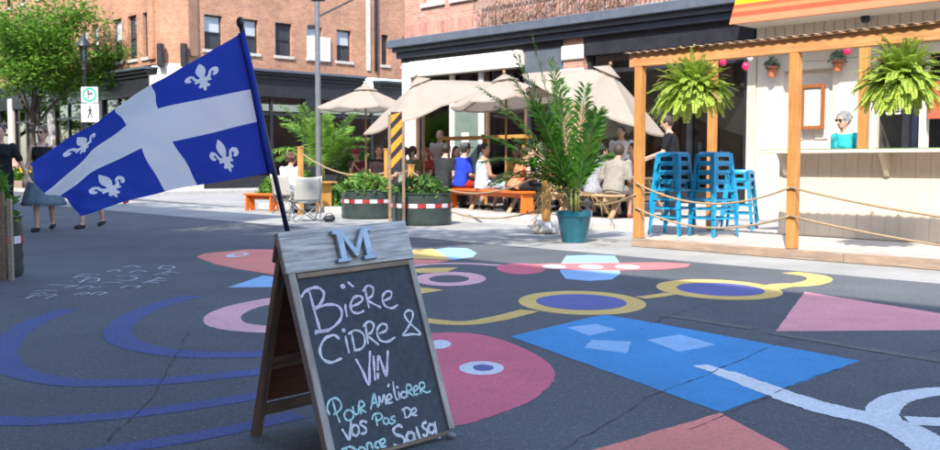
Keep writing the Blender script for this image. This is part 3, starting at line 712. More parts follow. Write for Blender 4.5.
board = fbox('chalkboard', .035, SW-.031, .017, hv-.023, -.02, -.006, M_cb, sgn, bev=0)
BMI = Matrix(((sr.x,se.x,snm.x,0),(sr.y,se.y,snm.y,0),(sr.z,se.z,snm.z,0),(0,0,0,1))).inverted()
hdr = fbox('header_plank', -.012, SW+.002, hv+.002, SLEN+.012, -.02, .012, M_grey_wood, sgn, bev=.004)
# letter M of grey metal
Mp = [(0,1),(.26,1),(.5,.42),(.74,1),(1,1),(1,.87),(.91,.87),(.91,.13),(1,.13),(1,0),(.66,0),(.66,.13),(.74,.13),(.74,.66),(.54,.13),(.46,.13),(.26,.66),(.26,.13),(.34,.13),(.34,0),(0,0),(0,.13),(.09,.13),(.09,.87),(0,.87)]
pc = plane_hit(352, 246.5, sBL+snm*.012, snm)-sBL; uc, vc = pc.dot(sr), pc.dot(se)
MB().prism(Mp, lambda u,v,d: fp(uc-.098+u*.196, vc-.066+v*.136, d), .0125, .036).build('letter', mat('dull_zinc', (.30,.34,.38), .45, .25, 25, .3, 60, metal=.6), sgn, bevel=.003)
# rear panel
fbox('rear_leg', 0, .04, 0, SLEN-.03, -.03, .0, M_old_wood, sgn, rp)
fbox('rear_leg', SW-.04, SW, 0, SLEN-.03, -.03, .0, M_old_wood, sgn, rp)
for v in (.10, .32, .80): fbox('rear_rail', .042, SW-.042, v, v+.05, -.026, -.004, M_old_u, sgn, rp)
fbox('rear_panel', .042, SW-.042, .152, .798, .0015, .010, wood('red_brown_plywood', (.17,.075,.045), .7, .3, gr=(4,30,30)), sgn, rp, 0)
fbox('rear_header', -.005, SW, SLEN-.12, SLEN-.005, .0015, .02, M_old_wood, sgn, rp)
MB().tube([sr*.3+Vector((0,0,.30))+n0*.1, sr*.3+Vector((0,0,.26))+n0*.3, sr*.3+Vector((0,0,.30))+n0*.5], .004, 5).build('chain', mat('rusty_iron', (.1,.06,.04), .8, .3, 30, 0), sgn)
MB().ell(fp(SW-.03, -.004, .0), (.022,.016,.013)).build('foot', mat('grey_rubber', (.2,.2,.2), .8, .1, 10, .1), sgn, True)
# chalk lettering
def chalk(name, c):
    if name in MC: return MC[name]
    m, nt, p, o = nodes(name)
    w = ramp(nt, noise(nt, 330, 3, .8), .34, .54); w2 = ramp(nt, noise(nt, 25, 3, .6), .2, .5, (.75,.75,.75), (1,1,1))
    p.inputs['Base Color'].default_value = rgb(c); p.inputs['Roughness'].default_value = .95; p.inputs['Specular IOR Level'].default_value = .1
    nt.links.new(mix(nt, 1., w, w2, 'MULTIPLY'), p.inputs['Alpha']); MC[name] = m; return m
CK = dict(pk=chalk('pink_white_chalk', (.76,.66,.74)), wh=chalk('white_chalk', (.74,.73,.74)), mt=chalk('mint_chalk', (.52,.74,.70)))
A_ = lambda pts: [(290+x/4.09, 260+y/4.09) for x, y in pts]
B_ = lambda pts: [(310+x/4.5, 350+y/4.5) for x, y in pts]
def circ(x, y, rx, ry, n=9): return [(x+rx*math.sin(2*math.pi*i/n), y-ry*math.cos(2*math.pi*i/n)) for i in range(n+1)]
WORDS = [('pk', .0095, A_, [[(48,152),(62,130),(90,114),(118,112),(138,128),(140,150),(124,180),(98,200),(150,182),(192,184),(214,208),(206,246),(168,280),(120,294),(104,300)], [(82,128),(98,190),(112,240),(126,288)], [(104,290),(165,289)]]),
 ('pk', .0085, A_, [[(228,178),(231,205),(236,232)], circ(218,106,6,6,6), [(238,88),(248,97),(263,109)], [(247,192),(280,178),(300,160),(288,146),(264,152),(250,182),(258,210),(282,216),(306,206)]]),
 ('pk', .008, A_, [[(310,118),(317,155),(326,195)], [(300,128),(320,104),(342,114),(338,145),(318,160),(345,178),(376,194)], [(385,166),(414,152),(416,130),(396,128),(380,152),(390,184),(418,196),(445,182)]]),
 ('wh', .0095, A_, [[(205,322),(182,306),(146,320),(125,362),(136,402),(172,418),(214,400)]]),
 ('wh', .008, A_, [[(229,308),(236,345),(244,380)], circ(222,286,4,4,5), [(254,298),(261,335),(268,365)], [(240,302),(272,286),(302,302),(309,338),(292,362),(262,370)]]),
 ('wh', .008, A_, [[(312,266),(316,305),(322,342)], [(300,272),(324,250),(345,264),(336,294),(317,305),(340,325),(366,346)], [(366,300),(396,286),(396,264),(374,262),(358,290),(370,325),(400,333),(434,314)]]),
 ('wh', .008, A_, [[(462,308),(482,280),(502,240),(504,212),(486,205),(471,222),(488,252),(536,300),(500,302),(466,308)]]),
 ('pk', .0095, B_, [[(208,38),(240,95),(268,156),(270,80),(273,2)], [(288,24),(292,80),(296,136)], [(309,130),(308,80),(312,26),(330,72),(346,116),(350,60),(353,0)]]),
 ('mt', .007, B_, [[(105,226),(118,275),(138,326)], [(92,292),(80,262),(90,228),(118,215),(142,238),(138,268),(108,290)], circ(178,292,21,24), [(195,252),(202,284),(220,284),(222,242),(226,272)], [(234,288),(224,236),(240,231),(247,248),(232,262),(256,280)]]),
 ('mt', .007, B_, [[(276,266),(284,228),(291,194),(300,226),(310,258)], [(281,240),(302,234)]]),
 ('wh', .007, B_, [[(316,250),(312,206),(326,236),(336,200),(346,246)], [(350,226),(370,214),(362,197),(349,210),(352,236),(376,234)], [(352,166),(360,150)], [(376,140),(382,185),(390,216),(402,224)], [(401,186),(408,220)], circ(396,166,2.5,2.5,5), circ(426,200,13,14)]),
 ('mt', .007, B_, [[(441,208),(437,160),(455,157),(459,176),(444,185),(470,206)], [(470,186),(487,173),(481,159),(468,174),(475,199),(494,195)], [(503,196),(495,150),(514,147),(519,165),(504,175),(528,190),(546,183)]]),
 ('wh', .0085, B_, [[(146,354),(164,380),(180,403),(184,360),(188,322)], circ(207,360,16,25), [(260,325),(240,318),(229,332),(252,350),(254,370),(230,376)]]),
 ('mt', .007, B_, [[(299,296),(302,318),(306,341)], [(282,312),(290,290),(318,284),(327,303),(302,320)], circ(345,318,12,14), [(357,306),(358,322),(365,330)], [(386,297),(370,300),(372,312),(385,318),(376,330),(362,328)]]),
 ('wh', .007, B_, [[(426,262),(428,282),(433,301)], [(415,270),(438,258),(456,274),(448,298),(428,303)], [(461,286),(480,276),(475,260),(462,268),(460,288),(486,293)]]),
 ('mt', .008, B_, [[(166,442),(172,462),(180,488)], [(145,447),(184,434),(216,455),(206,482),(178,492)], circ(236,452,15,17), [(250,438),(252,458),(258,468)], [(263,458),(260,422),(276,418),(286,446)], [(314,410),(299,416),(296,434),(314,440)], [(321,426),(340,413),(333,398),(318,410),(323,434),(347,431)]]),
 ('wh', .0105, B_, [[(420,348),(400,338),(379,356),(388,378),(418,388),(430,412),(410,434),(378,424)], circ(455,390,17,22), [(470,370),(474,395),(482,414),(492,406)], [(480,342),(490,375),(500,402),(510,395)], [(528,322),(510,332),(514,350),(531,362),(526,384),(508,380)], circ(550,352,15,20), [(564,320),(568,355),(577,386),(594,388)]])]
for cname, w, cv, strokes in WORDS:
    mb = MB()
    for s_ in strokes:
        P = [plane_hit(x, y, sBL, snm)-sBL for x, y in cv(s_)]
        P = sm(P, 5)
        L = []; Q = []
        for i, q_ in enumerate(P):
            d = (P[min(i+1,len(P)-1)]-P[max(i-1,0)]).normalized(); nn = d.cross(snm).normalized()
            ww = w*.58*(1+.22*math.sin(i*.9+len(P)))*(.7 if i in (0, len(P)-1) else 1)
            L.append(q_+nn*ww-snm*.0045); Q.append(q_-nn*ww-snm*.0045)
        k = len(P); mb.add(L+Q, [(i,i+1,i+1+k,i+k) for i in range(k-1)])
    o = stuff(mb.build('chalk_word', CK[cname], board, fix=False)); o.matrix_parent_inverse = BMI

# ================================================================== FLAG ON ITS STAFF
fb = dep(289, 238, 4.02); ft_ = dep(242, 30, 3.905)
fdir = (ft_-fb).normalized()
flag = thing('flag', 'large blue flag with white cross and four white lilies waving', 'flag', fb)
b0 = fb - fdir*.30
MB().tube([b0-fb, ft_-fb+fdir*.02], .0105, 12).build('staff', mat('navy_staff', (.012,.014,.04), .4, .1, 10, 0), flag, True)
MB().ell(ft_-fb+fdir*.03, (.016,.016,.022)).build('finial', mat('black_plastic', (.02,.02,.022), .4, .1, 10, 0), flag, True)
US = [0, .433, .567, 1]; VS = [0, .4, .6, 1]
GRID = [[(241.5,33),(254.5,88.5),(260,121),(270.5,172.6)], [(153,85),(159.5,109),(173,142),(196,186)], [(116.5,108),(124,125),(139,148),(165,191)], [(29,163),(50,191),(60,195),(79.7,215.7)]]
DEP = [[3.905,3.93,3.95,3.975], [3.86,3.99,4.04,4.06], [3.82,3.93,4.02,4.12], [3.62,3.78,3.92,4.02]]
def c1(ks, vals, x):
    n = len(ks); i = max(0, min(n-2, next((k for k in range(n-1) if x <= ks[k+1]), n-2)))
    def slope(j):
        if j == 0: return (vals[1]-vals[0])/(ks[1]-ks[0])
        if j == n-1: return (vals[-1]-vals[-2])/(ks[-1]-ks[-2])
        return (vals[j+1]-vals[j-1])/(ks[j+1]-ks[j-1])
    h = ks[i+1]-ks[i]; t = (x-ks[i])/h; m0, m1 = slope(i)*h, slope(i+1)*h
    return vals[i]*(2*t**3-3*t*t+1)+m0*(t**3-2*t*t+t)+vals[i+1]*(-2*t**3+3*t*t)+m1*(t**3-t*t)
GP = [[dep(*GRID[i][j], DEP[i][j])-fb for j in range(4)] for i in range(4)]
def fsurf(u, v):
    rows = [c1(VS, [GP[i][j] for j in range(4)], v) for i in range(4)]
    p = c1(US, rows, u)
    w = u*(1-.2*u)
    p = p + Vector((.15,1,.1))*(.034*w*math.sin(9.5*u+3.2*v+.6) + .024*math.sin(20*u-9*v+.5)*w + .007*math.sin(38*u+21*v)*(.3+w))
    p = p + Vector((0,0,1))*(.004*math.sin(17*u+1)*u)
    return p
# lily outline (half, mirrored): x right, y up, unit box -1..1
half = [(0,1.0),(.10,.86),(.20,.66),(.245,.46),(.215,.26),(.15,.10),(.115,-.06),(.24,-.04),(.32,.08),(.36,.24),(.47,.37),(.62,.41),(.76,.35),(.84,.20),(.82,.02),(.73,-.10),(.60,-.13),(.52,-.05),(.56,.05),(.62,.10),(.56,.18),(.48,.16),(.445,.02),(.42,-.10),(.34,-.19),(.42,-.22),(.42,-.34),(.16,-.34),(.20,-.48),(.29,-.60),(.22,-.72),(.10,-.66),(.07,-.82),(0,-.96)]
LILY = half + [(-x, y) for x, y in reversed(half[1:-1])]
def inpoly(x, y, P):
    c = False; j = len(P)-1
    for i in range(len(P)):
        if (P[i][1] > y) != (P[j][1] > y) and x < (P[j][0]-P[i][0])*(y-P[i][1])/(P[j][1]-P[i][1])+P[i][0]: c = not c
        j = i
    return c
NU, NV = 420, 280
FV = [fsurf(i/NU, j/NV) for i in range(NU+1) for j in range(NV+1)]
sets = {'cloth': [], 'white_cross': [], 'lily0': [], 'lily1': [], 'lily2': [], 'lily3': []}
cen = [(.2165,.2),(.2165,.8),(.7835,.2),(.7835,.8)]
for i in range(NU):
    for j in range(NV):
        u, v = (i+.5)/NU, (j+.5)/NV; key = 'cloth'
        if .433 < u < .567 or .4 < v < .6: key = 'white_cross'
        else:
            for k, (cu, cv_) in enumerate(cen):
                x, y = (u-cu)*1.5/.137, -(v-cv_)/.145
                if abs(x) < 1 and abs(y) < 1.05 and inpoly(x, y, LILY): key = 'lily%d' % k
        sets[key].append((i*(NV+1)+j, (i+1)*(NV+1)+j, (i+1)*(NV+1)+j+1, i*(NV+1)+j+1))
M_fb = fabric('flag_blue', (.035,.068,.42), .45, .05); M_fw = fabric('flag_white', (.86,.86,.86), .45, .03)
for key, fs in sets.items():
    idx = {}; vs = []; ff = []
    for f in fs:
        g = []
        for q in f:
            if q not in idx: idx[q] = len(vs); vs.append(tuple(FV[q]))
            g.append(idx[q])
        ff.append(tuple(g))
    me = bpy.data.meshes.new(key); me.from_pydata(vs, [], ff)
    ob('lily' if key[:4] == 'lily' else key, me, M_fb if key == 'cloth' else M_fw, flag, True)
# sleeve round the staff
MB().tube([fsurf(0, v) for v in (0,.25,.5,.75,1)], .0135, 10).build('sleeve', M_fb, flag, True)

# ================================================================== DECK, PERGOLA AND COUNTER
M_deck = wood('pale_deck_board', (.52,.46,.385), .8, .2, gr=(3,40,40), bump=.4, rand=.2)
M_rail = wood('raw_grey_timber', (.34,.255,.19), .8, .3, gr=(2.5,40,40), bump=.5, rand=.2)
M_cedar = wood('orange_stained_cedar', (.50,.225,.065), .55, .25, gr=(40,40,2.5), bump=.3, rand=.1)
M_cedarh = wood('orange_stained_beam', (.52,.26,.10), .55, .25, gr=(2.5,40,40), bump=.3, rand=.1)
D0 = toat(gp(632, 246.5))[0]; DT = 11.0; DL = 9.5; DZ = .115
DFR = FR-R(1.4); DO = at(D0, DT); DUX = Vector((math.cos(DFR), math.sin(DFR), 0)); DVX = Vector((-math.sin(DFR), math.cos(DFR), 0))
def dl(x, t, y=150):
    p = plane_hit(x, y, DO+DVX*(t-DT), DVX); return (p-DO).dot(DUX), p.z
def dw(x, y, z=0): return DO+DUX*x+DVX*y+Vector((0,0,z))
deck = thing('deck', 'low pale timber deck under the pergola at the kerb', 'deck', at(D0, DT), DFR)
nb = int((KT-DT-.06)/.145)
for j in range(nb):
    y0 = .045+j*.145
    for x0, x1 in ((0, 2.4+.6*(j % 2)), (2.406+.6*(j % 2), 5.6-.5*(j % 3)), (5.606-.5*(j % 3), DL)):
        MB().box(x0, x1, y0, y0+.139, DZ-.03, DZ+random.uniform(-.002,.002)).build('deck_board', M_deck, deck, bevel=.003)
for x0, x1 in ((0, 3.05), (3.056, 6.2), (6.206, DL)): MB().box(x0, x1, 0, .04, .005, DZ+.004).build('fascia_board', M_rail, deck, bevel=.004)
MB().box(.0, .04, .045, KT-DT-.05, .005, DZ-.035).build('end_board', M_rail, deck)
MB().box(.05, DL, .05, KT-DT-.06, .006, DZ-.034).build('joists', M_rail, deck)

perg = thing('pergola', 'orange stained timber pergola with corrugated strip over the deck', 'pergola', at(D0, DT), DFR)
PT = DT+.06
xL = dl(639.5, PT)[0]; xR = dl(794, PT)[0]
zl = dl(639, PT, 62)[1]
def postp(x, t, top, w=.115, z0=DZ): return MB().box(x-w/2, x+w/2, t-DT-w/2, t-DT+w/2, z0+.008, top).build('post', M_cedar, perg, bevel=.006)
BZ = (dl(628, PT, 56.5)[1]+dl(940, PT, 22)[1])/2; print('beam', dl(628, PT, 56.5)[1], dl(940, PT, 22)[1])
postp(xL, PT, BZ-.18); postp(xR, PT, BZ-.18)
xB1 = dl(712, 13.3)[0]; xB2 = dl(862.5, 13.3)[0]
BZ2 = dl(712, 13.3, 46)[1]
postp(xB1, 13.3, BZ2-.15); postp(xB2, 13.3, BZ2-.15)
MB().box(xL-.16, DL, PT-DT-.045, PT-DT+.045, BZ-.177, BZ).build('beam', M_cedarh, perg, bevel=.006)
MB().box(xL-.10, DL, 13.3-DT-.045, 13.3-DT+.045, BZ2-.147, BZ2).build('beam', M_cedarh, perg, bevel=.006)
b = MB(); n = int(DL/.14); vs = []
L2 = DL-xL+.2
for i in range(n*6+1):
    x = xL-.2+L2*i/(n*6); z = BZ+.012+.009*math.sin(i/6*2*math.pi); vs += [(x, -.05, z), (x, .16, z+.01)]
k = len(vs)//2; b.add(vs, [(2*i,2*i+2,2*i+3,2*i+1) for i in range(k-1)])
o = b.build('corrugated_strip', mat('grey_corrugated_plastic', (.36,.23,.14), .45, .15, 6, 0), perg, True); o.modifiers.new('solid','SOLIDIFY').thickness = .004

M_top = mat('green_mat', (.10,.17,.05), .9, .3, 60, .4, 200)
cnt = thing('bar_counter', 'cream boarded bar counter standing on the deck', 'counter', at(D0, DT), DFR)
CT = 13.12-DT
cx0 = dl(781, 13.12)[0]; cz1 = dl(860, 13.0, 149)[1]
print('counter top', cz1)
nbd = int((DL-cx0)/.19); bw = (DL-cx0)/nbd
for i in range(nbd):
    MB().box(cx0+bw*i+.0015, cx0+bw*(i+1)-.0015, CT, CT+.022, DZ+.01, cz1-.06).build('front_board', M_creamw if 'M_creamw' in globals() else M_cream, cnt, bevel=.003)
MB().box(cx0-.02, cx0-.001, CT+.0, CT+.62, DZ+.01, cz1-.06).build('end_panel', M_cream, cnt)
MB().box(cx0+.002, DL, CT+.024, CT+.10, DZ+.012, cz1-.061).build('counter_frame', M_rail, cnt)
MB().box(cx0-.22, DL, CT-.30, CT+.45, cz1-.055, cz1-.008).build('worktop', M_cream, cnt, bevel=.006)
MB().box(cx0-.20, DL, CT-.285, CT+.44, cz1-.0075, cz1+.006).build('counter_mat', M_top, cnt)
for x in (dl(888,13.1)[0], cx0+.1, dl(985,13.1)[0]):
    MB().prism([(0,0),(-.24,0),(-.04,-.30),(0,-.30)], lambda u,v,d: (x+d, CT-.002+u, cz1-.058+v), -.03, .03).build('bracket', M_cream, cnt)

# ropes on the pergola posts
M_rope = mat('jute_rope', (.33,.235,.14), .95, .3, 60, .6, 300)
def rope(p, q, sag, r=.014, label='', name='rope', grp=None):
    p, q = Vector(p), Vector(q); c = (p+q)/2
    P = []
    for i in range(25):
        u = i/24; x = p.lerp(q, u); x.z -= sag*4*u*(1-u); P.append(x-c)
    o = MB().tube(P, r, 7).build(name, M_rope, None, True); o.location = c
    return tag(o, label, 'rope', grp)
pl = [dw(xL, PT-DT-.075), dw(xR, PT-DT-.075), dw(DL-.1, PT-DT-.075)]
for k, (za, zb, sg) in enumerate(((.86,.86,.30), (.52,.52,.26))):
    nm = ('upper', 'lower')[k]
    rope(pl[0]+Vector((0,0,za+.02)), pl[1]+Vector((0,0,za)), sg*.8, label='%s jute rope slung in front of the blue stools' % nm)
    rope(pl[1]+Vector((0,0,za)), pl[2]+Vector((0,0,za-.05)), sg*1.2, label='%s jute rope slung in front of the cream counter' % nm)
# string of coloured bulbs
M_wire = mat('dark_wire', (.05,.05,.05), .6, .1, 10, 0)
def at_px(x, y, t): return onT(x, y, t)[2]
ls = thing('string_lights', 'string of red and white festoon bulbs across the shop wall', 'string lights', (0,0,0))
sp = [at_px(x, y, 15.2) for x, y in ((706,44),(722,53),(734,60),(745,58),(760,56),(790,54),(815,48),(840,44),(858,38))]
S0 = sp[0].copy(); ls.location = S0
MB().tube([p-S0 for p in sm(sp, 4)], .006, 5).build('wire', M_wire, ls)
sp2 = [at_px(x, y, 14.6) for x, y in ((790,62),(830,60),(870,55),(905,47),(940,40))]
MB().tube([p-S0 for p in sm(sp2, 4)], .006, 5).build('wire', M_wire, ls)
for x, y, c in ((730,56,'r'),(723,62,'r'),(750,57,'w'),(745.5,66.5,'r'),(847,51,'r')):
    p = at_px(x, y, 15.2)-S0
    bb = MB().ell(p, (.06,.06,.075)).build('bulb', mat('red_bulb', (.62,.02,.10), .15, .1, 5, 0) if c == 'r' else mat('white_bulb', (.75,.78,.8), .15, .1, 5, 0), ls, True)
    MB().lathe([(.028,.06),(.028,.13)], 8, p).build('socket', M_black, bb)

# ================================================================== BLUE STOOLS
M_stool = mat('turquoise_enamel', (.010,.23,.42), .35, .12, 5, .03, spec=.6)
proto = {}
def stool(label, loc, rz):
    if not proto:
        r = thing('stool', label, 'stool', loc, rz, 'turquoise stools stacked on the deck'); H = .80; s, q = .175, .25
        b = MB(); b.lathe([(.025,H),(.05,H+.001),(.05,H+.001)], 4)
        def ring(rr, z, m=20): return [(math.copysign(abs(math.cos(a))**.35, math.cos(a))*rr, math.copysign(abs(math.sin(a))**.35, math.sin(a))*rr, z) for a in [2*math.pi*k/m for k in range(m)]]
        V = ring(.03,H-.004)+ring(.032,H)+ring(s-.012,H)+ring(s,H-.012)+ring(s+.004,H-.035); m = 20
        MB().add(V, [(i*m+k, i*m+(k+1)%m, (i+1)*m+(k+1)%m, (i+1)*m+k) for i in range(4) for k in range(m)]).build('seat', M_stool, r, 40)
        def sd(k, u, z):     # point on side k, u in -1..1
            w = s+(q-s)*(H-z)/H
            return [(u*w,-w,z),(w,u*w,z),(-u*w,w,z),(-w,-u*w,z)][k]
        for k in range(4):
            ap = MB()
            for (u0,u1,z0,z1) in ((-.92,.92,H-.065,H-.03),(-.92,.92,H-.165,H-.125),(-.92,-.55,H-.125,H-.065),(.55,.92,H-.125,H-.065)):
                P = [sd(k,u0,z0),sd(k,u1,z0),sd(k,u1,z1),sd(k,u0,z1)]; nin = Vector((0,1,0)) if k == 0 else Vector((-1,0,0)) if k == 1 else Vector((0,-1,0)) if k == 2 else Vector((1,0,0))
                ap.add(P+[Vector(p)+nin*.004 for p in P], [(0,1,2,3),(7,6,5,4),(0,4,5,1),(1,5,6,2),(2,6,7,3),(3,7,4,0)])
            ap.build('apron', M_stool, r, fix=False)
            lg = MB()
            a0 = Vector(sd(k,1,H-.02)); a1 = Vector(sd(k,1,0))
            e1 = Vector(sd(k,.9,H-.02))-a0; e1.normalize(); k2 = (k+1) % 4; e2 = (Vector(sd(k2,-.9,H-.02))-Vector(sd(k2,-1,H-.02))).normalized()
            for e, f in ((e1, e2), (e2, e1)):
                P = [a0, a0+e*.062, a1+e*.036, a1]; lg.add([p for p in P]+[p+f*.005 for p in P], [(0,1,2,3),(7,6,5,4),(0,4,5,1),(1,5,6,2),(2,6,7,3),(3,7,4,0)])
            lg.build('leg', M_stool, r, fix=False)
            MB().bar(Vector(sd(k,-.93,.26)), Vector(sd(k,.93,.26)), .012, .028).build('stretcher', M_stool, r)
        proto['r'] = r; return r
    r = dup(proto['r'], label=label); r.location = loc; r.rotation_euler = (0,0,rz); return r
nth = ['bottom', 'second', 'third', 'top']
for si, (px_, py_, n, rz, who) in enumerate(((672,235,4,.10,'stack nearest the left pergola post'), (713,236.5,4,-.2,'middle stack'), (739,230,2,.35,'low stack next to the counter'))):
    p = gp(px_, py_, DZ)
    for i in range(n):
        w_ = ('bottom', 'top')[i] if n == 2 else nth[i]
        stool('turquoise metal stool, %s of the %s' % (w_, who), (p.x+random.uniform(-.008,.008), p.y+random.uniform(-.008,.008), DZ+.004+i*.128), FR+rz+random.uniform(-.04,.04))
# ================================================================== UMBRELLAS
M_canvas = fabric('cream_canvas', (.40,.345,.28), .36, .05)
M_pole = wood('umbrella_pole_wood', (.30,.19,.10), .5, .2)
def umbrella(label, base, ztop, rad, tilt, tdir, drop=.55, m=None, rot=0.2):
    r = thing('patio_umbrella', label, 'umbrella', base, 0, 'cream patio umbrellas'); z0 = base[2]; h = ztop-z0
    MB().tube([(0,0,.03),(0,0,h-.30)], .024, 8).build('pole', M_pole, r, True)
    MB().lathe([(.27,0),(.27,.05),(.06,.09),(.045,.28),(0.04,.28)], 18).build('base', mat('dark_cast_iron', (.05,.05,.055), .6, .2, 12, .1), r, 40)
    ax = Vector((math.cos(tdir+math.pi/2), math.sin(tdir+math.pi/2), 0)); Q = Matrix.Rotation(tilt, 3, ax); piv = Vector((0,0,h-.35))
    def T(p): return piv + Q @ (Vector(p)-Vector((0,0,h-.35)))
    b = MB(); rings = 7; n = 32; vs = [T((0,0,h))]
    for i in range(1, rings+1):
        u = i/rings
        for k in range(n):
            a = 2*math.pi*k/n+rot; ph = (a-rot)/(math.pi/4) % 1
            rib = math.cos(math.pi/8)/math.cos((ph-.5)*math.pi/4); sag = -.05*u*math.sin(math.pi*ph)
            vs.append(T((rad*u*rib*math.cos(a), rad*u*rib*math.sin(a), h-drop*(u**1.12)+sag)))
    # valance
    for k in range(n):
        a = 2*math.pi*k/n+rot; ph = (a-rot)/(math.pi/4) % 1; rib = math.cos(math.pi/8)/math.cos((ph-.5)*math.pi/4)
        vs.append(T((rad*1.004*rib*math.cos(a), rad*1.004*rib*math.sin(a), h-drop-.05*math.sin(math.pi*ph)-.035)))
    fs = [(0, 1+k, 1+(k+1)%n) for k in range(n)] + [(1+(i-1)*n+k, 1+(i-1)*n+(k+1)%n, 1+i*n+(k+1)%n, 1+i*n+k) for i in range(1, rings+1) for k in range(n)]
    b.add(vs, fs).build('canopy', m or M_canvas, r, 30, fix=False)
    vt = MB(); V = [T((0,0,h+.10))]+[T((.30*math.cos(2*math.pi*k/16), .30*math.sin(2*math.pi*k/16), h-.055)) for k in range(16)]
    vt.add(V, [(0,1+k,1+(k+1)%16) for k in range(16)]).build('vent', m or M_canvas, r, 30, fix=False)
    MB().ell(T((0,0,h+.13)), (.035,.035,.045)).build('finial', M_pole, r, True)
    for k in range(8):
        a = 2*math.pi*k/8+rot; e = T((rad*.98*math.cos(a), rad*.98*math.sin(a), h-drop-.015))
        MB().bar(T((.03*math.cos(a), .03*math.sin(a), h-.09)), e, .016, .022).build('rib', M_pole, r)
    return r
def tp_(x, t, z=.13): p = onT(x, 150, t)[2]; return Vector((p.x, p.y, z))
def zat(x, y, t): return onT(x, y, t)[1]
umbrella('level cream umbrella at the street corner, its pole beside the potted palm', tp_(366, 15.6), zat(366, 88, 15.6), 1.25, 0, 0, .5, rot=.35)
umbrella('wide cream umbrella tilted over the group beside the planter tanks', tp_(424, 15.3), zat(424, 80, 15.3), 1.65, R(22), R(-165), .66)
umbrella('cream umbrella with tan shaded underside above the orange counter rail', tp_(506, 15.0), zat(508, 78, 15.0), 1.2, R(6), R(150), .5, rot=.1)
umbrella('big cream umbrella leaning over the picnic table by the pergola post', tp_(600, 15.4), zat(608, 68, 15.4), 1.55, R(24), R(-20), .72, rot=.5)

# ================================================================== PLANTS
M_palm = leaf('palm_leaf', (.018,.085,.008), (.075,.21,.018), .4, .25)
M_palm_dry = leaf('dry_palm_leaf', (.34,.22,.08), (.42,.30,.12))
M_fern = leaf('fern_leaf', (.24,.36,.04), (.46,.56,.10), .6, .4)
M_bush = leaf('bush_leaf', (.05,.14,.02), (.15,.27,.045))
M_tree = leaf('locust_leaf', (.055,.16,.016), (.17,.32,.035), .6, .42)
M_bark = mat('bark', (.085,.065,.05), .95, .35, 8, .8, 30, stretch=(6,6,1))
M_stem = mat('green_stem', (.045,.09,.018), .7, .2, 10, .1)
def frond(b, st, base, az, el, L, droop, leafL, n=26, w=.022, up=.35, fwd=(.45,.8)):
    """one pinnate leaf: rachis into st, leaflets into b"""
    d = Vector((math.cos(az)*math.cos(el), math.sin(az)*math.cos(el), math.sin(el))); p = Vector(base); P = [p.copy()]; D = [d.copy()]
    N_ = 14
    for i in range(N_):
        d = (d + Vector((0,0,-droop/N_*(.4+1.4*i/N_)))).normalized(); p = p + d*L/N_; P.append(p.copy()); D.append(d.copy())
    if st is not None: st.tube(P, [.010*(1-.85*i/N_) + .0015 for i in range(N_+1)], 4, False)
    for i in range(n):
        u = .12+.88*i/(n-1); k = min(N_-1, int(u*N_)); f = u*N_-k; q = P[k].lerp(P[k+1], f); dd = D[k]
        sd = dd.cross(Vector((0,0,1))); sd = sd.normalized() if sd.length > .05 else Vector((1,0,0)); uu = sd.cross(dd).normalized()
        ll = leafL*(math.sin(math.pi*(.10+.82*u))**.6)*random.uniform(.85,1.1)
        for s_ in (-1, 1):
            e = (sd*s_*random.uniform(.75,1.0)+dd*random.uniform(*fwd)+uu*random.uniform(-.1,up)).normalized()
            tip = q+e*ll+Vector((0,0,-ll*random.uniform(.1,.35))); mid = q+e*ll*.5; wv = e.cross(uu).normalized()*w*.5
            b.add([q, mid+wv, tip, mid-wv], [(0,1,2,3)])
def palm(name, label, base, nf, H, L, leafL, trunk=.25, dry=6, seed=1, wdt=.026, spread=(35,84), m=None):
    random.seed(seed)
    r = thing(name, label, 'palm', base)
    for k in range(nf):
        az = k*2.39996+random.uniform(-.3,.3); el = R(random.uniform(*spread)) if k < nf*.65 else R(random.uniform(18, 50))
        l = MB(); st = MB(); bz = H*random.uniform(.5,1.0) if el < R(50) else H
        frond(l, st, (.05*math.cos(az), .05*math.sin(az), bz), az, el, L*random.uniform(.72,1.1), random.uniform(.5,1.35), leafL, 34, wdt)
        o = l.build('frond', m or M_palm, r, fix=False); st.build('rachis', M_stem, o, True, fix=False)
    for k in range(dry):
        az = random.uniform(0, 6.28); l = MB(); st = MB(); frond(l, st, (.04*math.cos(az), .04*math.sin(az), H*.6), az, R(random.uniform(-10,30)), L*.5, 1.9, leafL*.7, 18, wdt*.7)
        o = l.build('dry_frond', M_palm_dry, r, fix=False); st.build('rachis', M_palm_dry, o, True, fix=False)
    for k in range(5):
        a = k*1.26; MB().tube([(.05*math.cos(a), .05*math.sin(a), -.1), (.06*math.cos(a), .06*math.sin(a), H*.5), (.03*math.cos(a), .03*math.sin(a), H)], [.024,.02,.012], 6).build('cane', mat('palm_cane', (.16,.17,.05), .7, .3, 15, .3), r, True)
    return r
def pot(label, base, r0, r1, h, m, name='plant_pot'):
    r = thing(name, label, 'pot', base)
    MB().lathe([(r0*.96,0),(r0,.02),(r1*.93,h*.82),(r1*.94,h*.83),(r1,h*.84),(r1,h),(r1*.93,h),(r1*.90,h*.9),(r1*.5,h*.88),(0,h*.88)], 28).build('shell', m, r, 35)
    MB().lathe([(0,h*.885),(r1*.89,h*.89),(r1*.85,h*.93),(0,h*.95)], 20).build('soil', mat('soil', (.05,.035,.025), .95, .3, 20, .5), r, True)
    return r
M_teal = mat('teal_glaze', (.008,.10,.14), .16, .25, 5, .04, spec=.7)
pb = gp(574, 242.5); pot('glossy teal plant pot standing on the road by the deck', pb, .175, .265, .46, M_teal)
